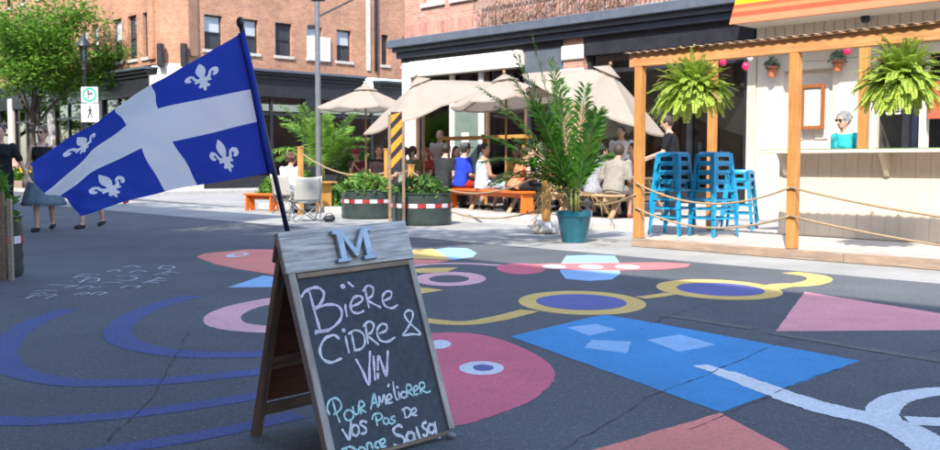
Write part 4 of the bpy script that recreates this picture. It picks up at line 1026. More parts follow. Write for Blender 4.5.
pm = palm('potted_palm', 'tall feathery palm growing from the teal pot', (pb.x, pb.y, .44), 0, .5, 1.5, .46, dry=5, seed=3, wdt=.03)
random.seed(31)
for sa, L_, dr, dp in ((-13,2.8,.12,.05),(-19,2.5,.3,-.2),(-8,2.3,.15,.2),(-32,2.2,.6,.2),(-28,1.9,.7,0),(-56,1.35,1.1,.4),(4,1.75,.2,-.2),(-22,2.05,.5,.3),(-36,1.8,.8,-.3),(-50,1.5,.9,.2),(-18,1.7,.5,-.5),(15,1.5,.4,.4),(-5,1.95,.35,.5),(-64,1.25,.9,-.1),(-30,1.35,.7,.7),(9,1.5,.5,-.7),(-45,1.0,.9,-.6),(28,.8,1.0,.6)):
    vx = math.sin(R(sa)); d_ = Vector((vx, dp*.45, math.cos(R(sa)))).normalized(); l = MB(); st = MB()
    frond(l, st, (.05*vx, .05*dp, random.uniform(.05,.35)), math.atan2(d_.y, d_.x), math.asin(d_.z), L_*.92, dr, .37, 48, .034, .3, fwd=(.6,1.1))
    o = l.build('frond', M_palm, pm, fix=False); st.build('rachis', M_stem, o, True, fix=False)
p2 = tp_(322, 16.2); pot('dark tub holding the palm beside the corner umbrella', p2, .3, .36, .5, mat('black_tub', (.025,.027,.03), .5, .2, 6, .05))
palm('corner_palm', 'leafy green palm in a dark tub beside the corner umbrella', (p2.x, p2.y, p2.z+.45), 26, .6, 1.75, .46, dry=0, seed=9, wdt=.05, m=leaf('light_palm_leaf', (.10,.24,.03), (.26,.42,.07), .45, .4))
def bush(name, label, base, rx, ry, rz, n, size, m=None, cat='plant', flowers=None, par=None):
    r = thing(name, label, cat, base); b = MB(); st = MB()
    for k in range(n):
        a = random.uniform(0, 6.28); q = random.random()**.5; h = random.random()
        c = Vector((rx*q*math.cos(a)*(1-.4*h), ry*q*math.sin(a)*(1-.4*h), rz*h*(1-.35*q*q)))
        e = Vector((random.gauss(0,1), random.gauss(0,1), random.gauss(.5,.7))).normalized(); f = e.cross(Vector((random.gauss(0,1),random.gauss(0,1),random.gauss(0,1)))).normalized()
        s = size*random.uniform(.6,1.4); b.add([c-e*s, c+f*s*.38, c+e*s, c-f*s*.38], [(0,1,2,3)])
    b.build('foliage', m or M_bush, r, fix=False)
    for k in range(7):
        a = k*.9; st.tube([(rx*.1*math.cos(a), ry*.1*math.sin(a), -.05), (rx*.45*math.cos(a), ry*.45*math.sin(a), rz*.7)], [.01,.004], 5, False)
    st.build('stems', M_stem, r, fix=False)
    if flowers:
        for ci, c in enumerate(flowers):
            b = MB()
            for k in range(40):
                a = random.uniform(0, 6.28); q = random.random()**.5; p = Vector((rx*q*math.cos(a), ry*q*math.sin(a), rz*random.uniform(.75,1.08)*(1-.35*q*q)))
                b.ell(p, (.045,.045,.03), None, 6, 4)
            stuff(b.build('blossoms', mat('petal_%.2f_%.2f' % c[:2], c, .7, .2, 20, 0), r, fix=False))
    return r
# hanging ferns
def fern(label, x, y, t, rad, seed, zh, dr=112, asp=0):
    random.seed(seed); p = dw(*[(lambda v: (v[0], t-DT, v[1]))(dl(x, t, y))][0]); r = thing('hanging_fern', label, 'fern', p, 0, 'ferns hanging from the pergola beam')
    MB().lathe([(.10,-.12),(.15,-.02),(.17,.03),(.155,.03),(.14,-.02),(0,-.03)], 16).build('basket', mat('dark_basket', (.06,.045,.03), .9, .3, 20, .4), r, 40)
    for k in range(3):
        a = k*2.094; MB().tube([(.16*math.cos(a), .16*math.sin(a), .03), (0,0,zh-p.z)], .004, 4).build('hanger', M_wire, r)
    for k in range(290):
        az = k*2.39996; q = (k/290); el = R(88-dr*q+random.uniform(-20,14)); b = MB(); rk = rad*(1+asp*math.cos(az-2.2))*random.uniform(.6,1.18)
        frond(b, None, (.10*math.cos(az)*q, .10*math.sin(az)*q, .02), az, el, rk, random.uniform(.4,1.9), .062, 26, .024, .15)
        b.build('frond', M_palm_dry if random.random() < .025 else M_fern, r, fix=False)
    return r
fern('bright green hanging fern above the stacked blue stools', 695, 92, PT+.02, .50, 11, BZ-.17, 112, .14)
fern('bright green hanging fern above the bar counter', 902, 80, PT+.02, .45, 12, BZ-.17, 128, .05)
# terracotta pots on the wall
M_terra = mat('terracotta', (.42,.13,.055), .85, .15, 10, .2)
for x, y, lab in ((772,72,'small terracotta pot on the cream wall beside the shop window'), (838,66,'small terracotta pot on the cream wall above the menu')):
    p = onT(x, y, FT-.16)[2]; r = thing('wall_pot', lab, 'pot', p, FR)
    MB().lathe([(.07,-.10),(.10,.06),(.115,.065),(.115,.11),(.10,.11),(.09,.07),(0,.07)], 16).build('shell', M_terra, r, 40)
    MB().tube([(.11*math.cos(k*.4), .11*math.sin(k*.4), .05) for k in range(17)], .005, 4).build('ring', M_wire, r)
    MB().bar((0,.10,.05),(0,.158,.05),.02,.01).build('bracket', M_wire, r)
    bush('wall_plant', 'grey green succulent in the terracotta pot %s' % ('beside the shop window' if x < 800 else 'above the menu'), (p.x,p.y,p.z+.08), .18, .14, .22, 90, .06, leaf('succulent_leaf', (.14,.20,.13), (.26,.32,.22)))
# framed menu
mz = [onT(802, 85, FT-.02), onT(825, 129, FT-.02)]
mp = onT(813, 107, FT-.02)[2]; mw = (mz[1][0]-mz[0][0])/2; mh = (mz[0][1]-mz[1][1])/2
mn = thing('framed_menu', 'wooden framed menu case hanging on the cream wall', 'menu', mp, FR); M_mfr = wood('red_brown_frame', (.30,.095,.03), .5, .2)
for q in ((-mw,-mw+.07,-mh,mh),(mw-.07,mw,-mh,mh),(-mw+.071,mw-.071,-mh,-mh+.07),(-mw+.071,mw-.071,mh-.07,mh)): MB().box(q[0],q[1],-.05,.0,q[2],q[3]).build('frame', M_mfr, mn, bevel=.005)
MB().box(-mw+.07, mw-.07, -.012, -.002, -mh+.07, mh-.07).build('backing', mat('sage_backing', (.42,.46,.40), .8, .05, 5, 0), mn)
for z0, z1 in ((.02, mh-.11), (-mh*.42, -.03), (-mh+.1, -mh*.5)): MB().box(-mw+.13, mw-.16, -.016, -.0125, z0, z1).build('paper', mat('paper', (.74,.74,.72), .8, .03, 5, 0), mn)

# ================================================================== STOCK TANK PLANTERS
M_tank = mat('dark_green_tank', (.035,.05,.045), .38, .3, 5, .08, metal=.2)
M_red = mat('red_reflector', (.26,.02,.02), .5, .3, 10, 0); M_whr = mat('white_reflector', (.50,.50,.50), .5, .05, 10, 0)
def tank(label, base, r_, h, n=36, wid=1.0):
    r = thing('stock_tank', label, 'planter', base, FR, 'round stock tank planters')
    prof = [(r_*.97,0),(r_,.02)]
    for k in range(1, 9): prof.append((r_+(.012 if k % 2 else 0), h*k/9))
    prof += [(r_,h-.03),(r_+.02,h-.02),(r_+.02,h),(r_-.01,h),(r_-.02,h*.86),(0,h*.86)]
    MB().lathe(prof, n).build('shell', M_tank, r, 30)
    MB().lathe([(0,h*.865),(r_-.03,h*.868),(r_*.6,h*.95),(0,h*.97)], 20).build('soil', mat('soil', (.05,.035,.025)), r, True)
    seg = 22
    for k in range(seg):
        b = MB(); P = []
        for j in range(4):
            a = 2*math.pi*(k+j/3)/seg; P += [(math.cos(a)*(r_+.016), math.sin(a)*(r_+.016), h*.55), (math.cos(a)*(r_+.016), math.sin(a)*(r_+.016), h*.55+.075)]
        b.add(P, [(2*j,2*j+2,2*j+3,2*j+1) for j in range(3)]).build('reflector_tape', M_red if k % 2 else M_whr, r)
    return r
T1 = gp(366, 219); T2 = gp(421, 225.5); T1 = Vector((T1.x, T1.y+.3, 0)); T2 = Vector((T2.x, T2.y+.3, 0))
tank('dark stock tank planter beside the folding chair', T1, .53, .60); tank('dark stock tank planter with the striped post, next to the orange bench', T2, .55, .60)
bush('planter_shrub', 'loose green plants growing in the tank beside the folding chair', (T1.x,T1.y,.55), .66, .66, .42, 420, .08)
bush('planter_shrub', 'dark green plants growing in the tank with the striped post', (T2.x,T2.y,.55), .6, .6, .40, 420, .075, leaf('dark_bush_leaf', (.03,.09,.02), (.09,.18,.035)))
T3 = gp(-22, 279); T3 = Vector((T3.x-.1, T3.y+.2, 0)); tank('dark stock tank planter beside the pedestrian in black', T3, .42, .62)
bush('planter_shrub', 'green plants growing in the tank beside the pedestrian in black', (T3.x,T3.y,.55), .42, .42, .75, 500, .09)
sp_ = thing('wooden_stake_frame', 'weathered wooden stakes tied outside the planter tank by the pedestrian', 'stakes', (T3.x+.40, T3.y-.30, 0))
MB().box(-.025,.025,-.02,.02,0,.86).build('stake', M_old_wood, sp_); MB().box(.06,.10,-.02,.02,0,.8).build('stake', M_rail, sp_)
# striped hazard post and stakes
hz = thing('hazard_post', 'black and orange striped hazard marker on a timber stake', 'traffic marker', (T2.x-.42, T2.y-.62, 0))
def hp(x, y, Y): return dep(x, y, Y)
zH = dep(397, 112, T2.y-.62).z; zL = dep(397, 172, T2.y-.62).z
MB().box(-.10,.10,-.012,.012,zL,zH).build('panel', M_black, hz)
for k in range(4):
    z0 = zL+.06+k*(zH-zL)/4; MB().add([(-.098,-.014,z0),(.098,-.014,z0+.22),(.098,-.014,z0+.36 if z0+.36 < zH else zH),(-.098,-.014,z0+.15)], [(0,1,2,3)]).build('stripe', mat('orange_stripe', (.70,.24,.02), .4, .08, 10, 0), hz, fix=False)
MB().box(-.15,-.10,-.03,.02,0.0,zH-.05).build('stake', M_old_wood, hz); MB().box(.10,.15,-.03,.02,0.0,zH-.18).build('stake', M_old_wood, hz)

# ================================================================== TERRACE FENCE POSTS AND ROPES
M_yel = wood('honey_pine', (.52,.27,.07), .6, .22)
def fpost(label, p, h, w=.10, m=None):
    o = thing('rope_post', label, 'post', p, FR, 'timber rope posts of the terrace')
    MB().box(-w/2,w/2,-w/2,w/2,0,h).build('shaft', m or M_yel, o, bevel=.006); MB().box(-w/2-.012,w/2+.012,-w/2-.012,w/2+.012,h+.002,h+.03).build('cap', m or M_yel, o, bevel=.006)
    return o
pA = gp(546, 233); zA1 = dep(546, 164, pA.y).z
fpost('timber rope post behind the potted palm, sandbag at its foot', pA, zA1, .11)
pB = tp_(411, KT+.3); fpost('timber rope post behind the striped hazard marker', pB, dep(411, 166, pB.y).z-.13)
pC = tp_(387, KT+.3); fpost('timber rope post behind the tank beside the folding chair', pC, dep(387, 150, pC.y).z-.13)
pD = gp(301, 215); fpost('timber rope post beside the seated man in white', pD, dep(301, 148, pD.y).z)
def top(p, z): return Vector((p.x, p.y, z))
rope(top(pB, .13+.85), top(pA, zA1-.12), .42, .016, 'upper rope slung across the orange bench terrace')
rope(top(pB, .13+.45), top(pA, .42), .36, .016, 'lower rope slung across the orange bench terrace')
pP = Vector((pl[0].x, pl[0].y, 0))
rope(top(pA, zA1-.25), top(pP, .72), .26, .016, 'rope slung from the palm post to the pergola post')
rope(top(pD, dep(301,150,pD.y).z-.05), top(pC, .95), .25, .016, 'rope slung between the corner posts by the palm tub')
rope(top(pC, 1.1), top(pB, 1.05), .15, .016, 'short rope slung behind the striped hazard marker')
sb = thing('sandbag', 'pale sandbag slumped at the foot of the rope post', 'sandbag', (pA.x-.05, pA.y-.22, 0), .3)
b = MB(); b.ell((0,0,.075), (.23,.14,.08), None, 16, 10); b.ell((.1,.03,.13), (.14,.11,.07), None, 12, 8); b.ell((-.09,-.02,.16), (.10,.09,.08), None, 12, 8); [b.ell((random.uniform(-.2,.2), random.uniform(-.12,.12), random.uniform(.04,.16)), (random.uniform(.03,.08), random.uniform(.03,.08), random.uniform(.02,.06)), None, 8, 6) for _ in range(16)]
M_bag = fabric('sandbag_cloth', (.56,.52,.46), 0, .12)
def remesh(mb, vox, it=4, f=.5):
    me = mb.mesh('tmp'); o = bpy.data.objects.new('tmp', me); col.objects.link(o)
    rm = o.modifiers.new('r', 'REMESH'); rm.mode = 'VOXEL'; rm.voxel_size = vox
    if it: s = o.modifiers.new('s', 'SMOOTH'); s.factor = f; s.iterations = it
    dg = bpy.context.evaluated_depsgraph_get(); out = bpy.data.meshes.new_from_object(o.evaluated_get(dg))
    bpy.data.objects.remove(o); bpy.data.meshes.remove(me); return out
ob('sack', remesh(b, .013, 1), M_bag, sb, True)

# ================================================================== FURNITURE
M_orange = mat('orange_paint', (.62,.13,.012), .5, .12, 6, .1)
def bench(label, p, rz, L, h=.46, d=.30, w=.34):
    r = thing('bench', label, 'bench', p, rz, 'orange painted benches')
    MB().box(-L/2,L/2,-d/2,d/2,h-.045,h).build('seat', M_orange, r, bevel=.006)
    MB().box(-L/2+.12,L/2-.12,-.02,.02,h-.14,h-.048).build('apron', M_orange, r)
    for s in (-1, 1):
        x = s*(L/2-.09); MB().prism([(-d/2,0),(-.06,0),(0,.10),(.06,0),(d/2,0),(d/2-.03,h-.048),(-d/2+.03,h-.048)], lambda u,v,q: (x+q, u, v), -.022, .022).build('leg', M_orange, r)
    return r
bp = (gp(470,210,.13)+gp(522,216,.13))/2
q0 = gp(452, 208, .13); q1 = gp(526, 214.5, .13)
bench('orange bench under the blue shirt and white dress sitters', ((q0.x+q1.x)/2, (q0.y+q1.y)/2, .13), math.atan2(q1.y-q0.y, q1.x-q0.x), (q1-q0).length+.25)
q2_ = gp(262, 211); bench('short orange bench beside the folding chair', (q2_.x, q2_.y, 0), FR+.2, 1.0, .42)
# high orange rail shelf in front of the shop
sh = thing('standing_counter', 'narrow orange standing counter rail in front of the shopfront', 'counter', at(onT(445,140,16.9)[0], 16.9, .13), FR)
LW = onT(528,140,16.9)[0]-onT(445,140,16.9)[0]; zs_ = onT(480,136,16.9)[1]-.13
MB().box(0, LW, -.16, .16, zs_-.09, zs_).build('shelf', M_yel, sh, bevel=.005)
for x in (.1, LW/2, LW-.1): MB().box(x-.045, x+.045, -.045, .045, 0, zs_-.093).build('leg', M_yel, sh)
M_pic = wood('picnic_timber', (.50,.35,.21), .75, .25, gr=(2.5,40,40))
def picnic(label, p, rz, L=1.9, m=None, sides=(-1,1)):
    m = m or M_pic; r = thing('picnic_table', label, 'picnic table', p, rz, 'picnic tables on the terrace')
    for j in range(5): MB().box(-L/2,L/2,-.36+j*.145,-.36+j*.145+.138,.71,.75).build('table_plank', m, r, bevel=.004)
    for s in sides:
        for k in (0, 1): MB().box(-L/2,L/2,s*.70-.135+k*.138,s*.70-.135+k*.138+.132,.41,.45).build('bench_plank', m, r, bevel=.004)
    for s in (-1, 1):
        x = s*(L/2-.28)
        MB().box(x-.02,x+.02,-.34,.34,.62,.707).build('table_batten', m, r); MB().box(x-.02,x+.02,-.82 if -1 in sides else -.5,.82,.315,.407).build('bench_bearer', m, r)
        for t in (-1, 1): MB().bar((x+.045, t*.72, .0), (x+.045, t*.22, .70), .04, .09, (1,0,0)).build('leg', m, r)
    return r
pt1 = onT(607, 205, 14.75)[2]; picnic('pale timber picnic table beside the teal potted palm', (pt1.x+.1, pt1.y+.35, .13), FR-.15, 2.0)
bd_ = (q1-q0).normalized(); bn_ = Vector((-bd_.y, bd_.x, 0)); pt2 = (q0+q1)/2+bn_*.74; picnic('timber picnic table behind the orange bench', (pt2.x, pt2.y, .13), math.atan2(q1.y-q0.y, q1.x-q0.x), 2.2, sides=(1,))
pt3 = onT(372, 190, 15.2)[2]
tb = thing('terrace_table', 'square honey timber table behind the planter tank', 'table', (pt3.x, pt3.y, .13), FR)
for j in range(5): MB().box(-.6,.6,-.35+j*.14,-.35+j*.14+.134,.71,.75).build('table_plank', M_yel, tb)
for s in (-1,1):
    for t in (-1,1): MB().box(s*.5-.03,s*.5+.03,t*.28-.03,t*.28+.03,0,.708).build('leg', M_yel, tb)
pt4 = gp(298, 214); pt4 = Vector((pt4.x+.25, pt4.y+1.1, 0))
tb = thing('low_table', 'small honey timber table in front of the seated man in white', 'table', pt4, FR)
for j in range(4): MB().box(-.45,.45,-.28+j*.14,-.28+j*.14+.134,.68,.72).build('table_plank', M_yel, tb)
for s in (-1,1): MB().box(s*.3-.03,s*.3+.03,-.2,.2,0,.678).build('leg', M_yel, tb)
# folding camp chair
M_camp = fabric('grey_camp_fabric', (.42,.41,.37), .15, .1); M_tube = mat('grey_steel_tube', (.30,.30,.31), .35, .1, 10, 0, metal=.7)
def camp(label, p, rz):
    r = thing('folding_chair', label, 'chair', p, rz); w = .27
    def tb(pts, nm='leg'): MB().tube(pts, .010, 7).build(nm, M_tube, r, True)
    for s in (-1, 1):
        tb([(s*w, -.24, 0), (-s*w*.2, -.22, .22), (-s*w, -.20, .43)]); tb([(s*w, .26, 0), (-s*w*.2, .22, .2), (-s*w, .18, .40)])
        tb([(s*w, -.24, 0), (s*w, 0, .22), (s*w, .22, .42)]); tb([(s*w, .26, 0), (s*w, .02, .22), (s*w, -.22, .43)])
        tb([(s*w, .18, .02), (s*w, .2, .42), (s*w*.97, .30, .90)], 'back_tube'); tb([(s*w, -.24, .43), (s*w, -.24, .62)], 'arm_post')
        MB().add([(s*w-.03,-.27,.625),(s*w+.03,-.27,.625),(s*w+.03,.22,.60),(s*w-.03,.22,.60)], [(0,1,2,3)]).build('armrest', M_camp, r, fix=False)
    V = []; n = 8
    for i in range(n+1):
        for j in range(n+1):
            u, v = i/n*2-1, j/n; V.append((u*w, -.24+.46*v, .43-.05*(1-u*u)-.02*v))
    F = [(i*(n+1)+j,(i+1)*(n+1)+j,(i+1)*(n+1)+j+1,i*(n+1)+j+1) for i in range(n) for j in range(n)]
    o = MB().add(V, F).build('seat', M_camp, r, True, fix=False); o.modifiers.new('s','SOLIDIFY').thickness = .006
    V = []
    for i in range(n+1):
        for j in range(n+1):
            u, v = i/n*2-1, j/n; V.append((u*w, .205+.09*v+.05*(1-u*u), .40+.50*v-.03*(1-u*u)*v))
    o = MB().add(V, F).build('backrest', M_camp, r, True, fix=False); o.modifiers.new('s','SOLIDIFY').thickness = .006
    return r
cc_ = gp(303, 222); camp('empty grey folding camp chair behind the chalkboard sign', (cc_.x, cc_.y+.2, 0), R(205))
cc2 = gp(284, 215); camp('grey folding camp chair under the man in white', (cc2.x-.02, cc2.y+.65, 0), R(150))
bgp = gp(329, 222); bag = thing('black_bag', 'small black bag lying on the ground by the folding chair', 'bag', (bgp.x, bgp.y, 0))
b = MB(); b.ell((0,0,.06),(.13,.08,.065),None,12,8); b.ell((.05,0,.09),(.07,.06,.05),None,10,6); ob('body', remesh(b, .015), M_black, bag, True); MB().tube([(-.08,0,.1),(-.03,.0,.17),(.05,0,.17),(.09,0,.12)], .008, 6).build('handle', M_black, bag, True)

# ================================================================== STREET FURNITURE
M_lamp = mat('black_cast_iron', (.02,.021,.023), .45, .2, 8, .1)
lb = onT(86, 150, 14.8)[2]; zl0 = onT(86, 62, 14.8)[1]; zl1 = onT(86, 33, 14.8)[1]; lh = zl1-zl0
lp = thing('street_lamp', 'black lantern street lamp with pedestrian signs before the brick block', 'street lamp', (lb.x, lb.y, .13), FR)
z0 = zl0-.13
MB().lathe([(.17,0),(.17,.12),(.12,.2),(.10,.75),(.075,.85),(.06,1.2),(.05,z0-.3),(.08,z0-.25),(.05,z0-.15),(.09,z0)], 14).build('post', M_lamp, lp, 40)
MB().lathe([(.10,z0+.02),(.17,z0+lh*.55),(.155,z0+lh*.55),(.09,z0+.025)], 8).build('lantern_glass', glassm('lamp_glass', (.8,.8,.75), .12), lp)
MB().lathe([(.26,z0+lh*.56),(.22,z0+lh*.66),(.12,z0+lh*.82),(.05,z0+lh*.9),(.02,z0+lh)], 12).build('lantern_roof', M_lamp, lp, 40)
for k in range(4):
    a = k*math.pi/2+.4; MB().tube([(.10*math.cos(a),.10*math.sin(a),z0),(.17*math.cos(a),.17*math.sin(a),z0+lh*.55)], .012, 5).build('lantern_bar', M_lamp, lp)
ps = thing('pedestrian_sign', 'green ring turn sign above a white walking figure sign on the lamp post', 'sign', (lb.x, lb.y, 0), 0)
S = lambda x, y: dep(x, y, lb.y-.12)-Vector((lb.x, lb.y, 0))
a_, b_, c_, d_ = S(81,87), S(98,102.5), S(81,103.5), S(99,122)
MB().box(a_.x,b_.x,-.12,-.10,b_.z,a_.z).build('panel', M_whr, ps); MB().box(c_.x,d_.x,-.12,-.10,d_.z,c_.z).build('panel', M_whr, ps)
cx, cz = (a_.x+b_.x)/2, (a_.z+b_.z)/2; rr = (a_.z-b_.z)*.46; n = 28
P = [(cx+r_*math.cos(2*math.pi*k/n), -.123, cz+r_*math.sin(2*math.pi*k/n)) for r_ in (rr, rr*.74) for k in range(n)]
MB().add(P, [(k,(k+1)%n,n+(k+1)%n,n+k) for k in range(n)]).build('green_ring', mat('sign_green', (.0,.30,.19), .4, .05, 5, 0), ps, fix=False)
def poly(pts, ox, oz, s, nm): MB().add([(ox+x*s,-.124,oz+z*s) for x,z in pts], [tuple(range(len(pts)))]).build(nm, M_black, ps, fix=False)
poly([(-.25,-.5),(-.1,-.5),(-.1,.05),(.25,.05),(.25,-.1),(.55,.15),(.25,.4),(.25,.25),(-.1,.25),(-.1,.4),(.05,.4),(-.18,.7),(-.4,.4),(-.25,.4)], cx, cz, rr, 'arrow_symbol')
wx, wz = (c_.x+d_.x)/2, (c_.z+d_.z)/2; ws = (c_.z-d_.z)*.42
poly([(-.08,.45),(.12,.45),(.14,0),(.35,-.75),(.22,-.8),(.02,-.15),(-.22,-.85),(-.36,-.8),(-.12,-.05)], wx, wz+ws*.1, ws, 'walking_figure'); poly([(.1,.42),(.42,.05),(.36,-.02),(.08,.28)], wx, wz+ws*.1, ws, 'walking_figure'); poly([(-.06,.42),(-.38,.1),(-.34,0),(-.06,.25)], wx, wz+ws*.1, ws, 'walking_figure')
poly([(.13*math.cos(k*.52), .65+.13*math.sin(k*.52)) for k in range(12)], wx, wz+ws*.1, ws, 'walking_figure')
# tall grey pole
gpz = onT(318.5, 150, 15.0)[2]
tpo = thing('utility_pole', 'tall grey steel pole standing at the terrace corner', 'pole', (gpz.x, gpz.y, 0))
MB().lathe([(.12,0),(.12,.3),(.075,.35),(.06,8)], 14).build('shaft', mat('grey_steel_pole', (.12,.13,.14), .45, .15, 6, .05), tpo, 40)
zc_ = dep(316, 27, gpz.y).z
MB().box(-.25,-.03,-.06,.06,zc_-.05,zc_+.05).build('camera_head', M_black, tpo, bevel=.02)
MB().bar((-.0,0,4.9),(.9,.3,5.4),.05,.05).build('lamp_arm', M_black, tpo); zt_ = dep(318, 0, gpz.y).z
MB().box(-.16,.2,-.1,.1,zt_-.03,zt_+.14).build('junction_box', M_black, tpo, bevel=.02)

# ================================================================== TREES
def tree(name, label, base, H, crown, n_tip, per, lsize, seed, spread=1.0, trunk=.16, fork=.42, m=None, cz=(.45,1.0)):
    random.seed(seed); r = thing(name, label, 'tree', base); b = MB(); lf = MB(); tips = []
    hf = H*fork
    b.tube([(0,0,-.05),(.05,.02,hf*.3),(.0,.08,hf*.7),(.1,.05,hf)], [trunk*1.25,trunk,trunk*.9,trunk*.8], 10)
    for k in range(9):
        a = k*2.4+random.uniform(-.3,.3); el = random.uniform(.5,1.3); L = crown*random.uniform(.75,1.1)*(1.15 if el < .9 else .95)
        p = Vector((.1,.05,hf*random.uniform(.8,1.0))); d = Vector((math.cos(a)*math.cos(el), math.sin(a)*math.cos(el), math.sin(el))); P = [p.copy()]
        for i in range(7):
            d = (d+Vector((random.gauss(0,.16),random.gauss(0,.16),random.gauss(-.01,.12)))).normalized(); p = p+d*L/7; P.append(p.copy())
            if i > 1:
                for s in range(2):
                    dd = (d+Vector((random.gauss(0,.8),random.gauss(0,.8),random.gauss(0,.5)))).normalized(); q = p.copy(); Q = [q.copy()]
                    for j in range(4):
                        dd = (dd+Vector((random.gauss(0,.2),random.gauss(0,.2),-.07))).normalized(); q = q+dd*crown*.10; Q.append(q.copy()); tips.append((q.copy(), dd.copy()))
                    b.tube(Q, [.022,.016,.012,.008,.004], 4, False)
        b.tube(P, [trunk*.5*(1-.11*i) for i in range(8)], 6, False)
    b.build('trunk', M_bark, r, True, fix=False)
    random.shuffle(tips)
    for (q, dd) in tips[:n_tip]:
        for k in range(per):
            c = q+Vector((random.gauss(0,.26),random.gauss(0,.26),random.gauss(0,.16)))*spread
            e = Vector((random.gauss(0,1),random.gauss(0,1),random.gauss(-.25,.35))).normalized(); f = e.cross(Vector((random.gauss(0,.5),random.gauss(0,.5),1))).normalized()
            s = lsize*random.uniform(.6,1.3); lf.add([c, c+e*s*.5+f*s*.22, c+e*s, c+e*s*.5-f*s*.22], [(0,1,2,3)])
    lf.build('crown', m or M_tree, r, fix=False); return r
tb1 = onT(32, 150, 15.3)[2]; tree('street_tree', 'honey locust street tree with airy bright green crown beside the lamp', (tb1.x, tb1.y, .13), 7.4, 4.3, 520, 75, .19, 5, spread=1.35, trunk=.14, fork=.42)
tb3 = onT(-95, 150, 15.2)[2]; tree('street_tree', 'second locust street tree further along the brick block', (tb3.x, tb3.y, .13), 7.0, 4.2, 400, 34, .24, 15, trunk=.15, fork=.38)
# shade trees on the viewer's own pavement
for k, (a, t, H, cr, sd) in enumerate(((-7.5, -1.6, 12.5, 4.6, 21), (-19, -1.8, 14, 5.2, 22))):
    tree('shade_tree', ('shade tree on the near pavement by the low brick block', 'shade tree on the near pavement by the tall brick block')[k], at(a, t, .1), H, cr, 420, 24, .30, sd, trunk=.2, fork=.62)
# flower bed on the far pavement
fl = onT(20, 175, 14.9)[2]; fbx = thing('flower_box', 'timber flower box on the far pavement behind the walking woman', 'planter', (fl.x, fl.y, .02), FR)
for s in (-1,1): MB().box(-1.3,1.3,s*.4-.03,s*.4+.03,0,.42).build('side_board', M_rail, fbx)
for s in (-1,1): MB().box(s*1.27-.03,s*1.27+.03,-.368,.368,0,.42).build('end_board', M_rail, fbx)
bush('flower_bed', 'orange and yellow flowers growing in the timber flower box', (fl.x, fl.y, .34), 1.1, .5, .6, 900, .11, flowers=[(.80,.32,.02),(.80,.52,.03)], cat='flowers')
# greenery round the corner terrace
for k, (x, t, rx, rz_, lab) in enumerate(((356,17.3,.8,1.6,'tall leafy shrub behind the couple at the corner'), (300,16.9,.8,.9,'leafy shrub between the palm tub and the seated man'), (338,14.2,.7,.55,'low green plants behind the folding chair'), (275,17.3,.7,.7,'low leafy shrub behind the man in white'))):
    q = tp_(x, t, .05); bush('terrace_shrub', lab, q, rx, rx*.8, rz_, 700, .12)
# ================================================================== PEOPLE
def rc(b, p, r0_, q, r1_, n=10):
    """round cone from p to q"""
    p, q = Vector(p), Vector(q); d = q-p; L = d.length; d = d/L if L > 1e-6 else Vector((0,0,1))
    P = []; rr = []
    for k in (-.98,-.8,-.45,0): P.append(p+d*r0_*k); rr.append(r0_*math.sqrt(1-k*k))
    for k in (0,.45,.8,.98): P.append(q+d*r1_*k); rr.append(r1_*math.sqrt(1-k*k))
    b.tube(P, rr, n)
def loft(b, rings, n=16):
    """rings: (centre, axis_x, axis_y, rx, ry)"""
    vs = []; m = len(rings)
    for c, ax, ay, rx, ry in rings:
        for k in range(n):
            a = 2*math.pi*k/n; vs.append(Vector(c)+ax*rx*math.cos(a)+ay*ry*math.sin(a))
    fs = [(i*n+k, i*n+(k+1)%n, (i+1)*n+(k+1)%n, (i+1)*n+k) for i in range(m-1) for k in range(n)]
    fs += [tuple(range(n-1,-1,-1)), tuple((m-1)*n+k for k in range(n))]; b.add(vs, fs)
SKIN = {'fair': (.52,.31,.22), 'tan': (.42,.235,.155), 'brown': (.22,.115,.07)}
def cloth(c):
    nm = 'cloth_%03d_%03d_%03d' % tuple(int(x*255) for x in c)
    if nm in MC: return MC[nm]
    m = fabric(nm, c, 0, .18, 200, 12); nt = m.node_tree; bp = [n for n in nt.nodes if n.type == 'BUMP'][0]
    b2 = N(nt, 'ShaderNodeBump'); b2.inputs['Strength'].default_value = .8; b2.inputs['Distance'].default_value = .03
    nt.links.new(noise(nt, 11, 3, .5, stretch=(1.6,1.6,.8)), b2.inputs['Height']); nt.links.new(b2.outputs[0], bp.inputs['Normal']); return m
def hairm(c): return mat('hair_%03d_%03d' % (int(c[0]*255), int(c[2]*255)), c, .5, .35, 30, .5, 120, stretch=(4,4,1))
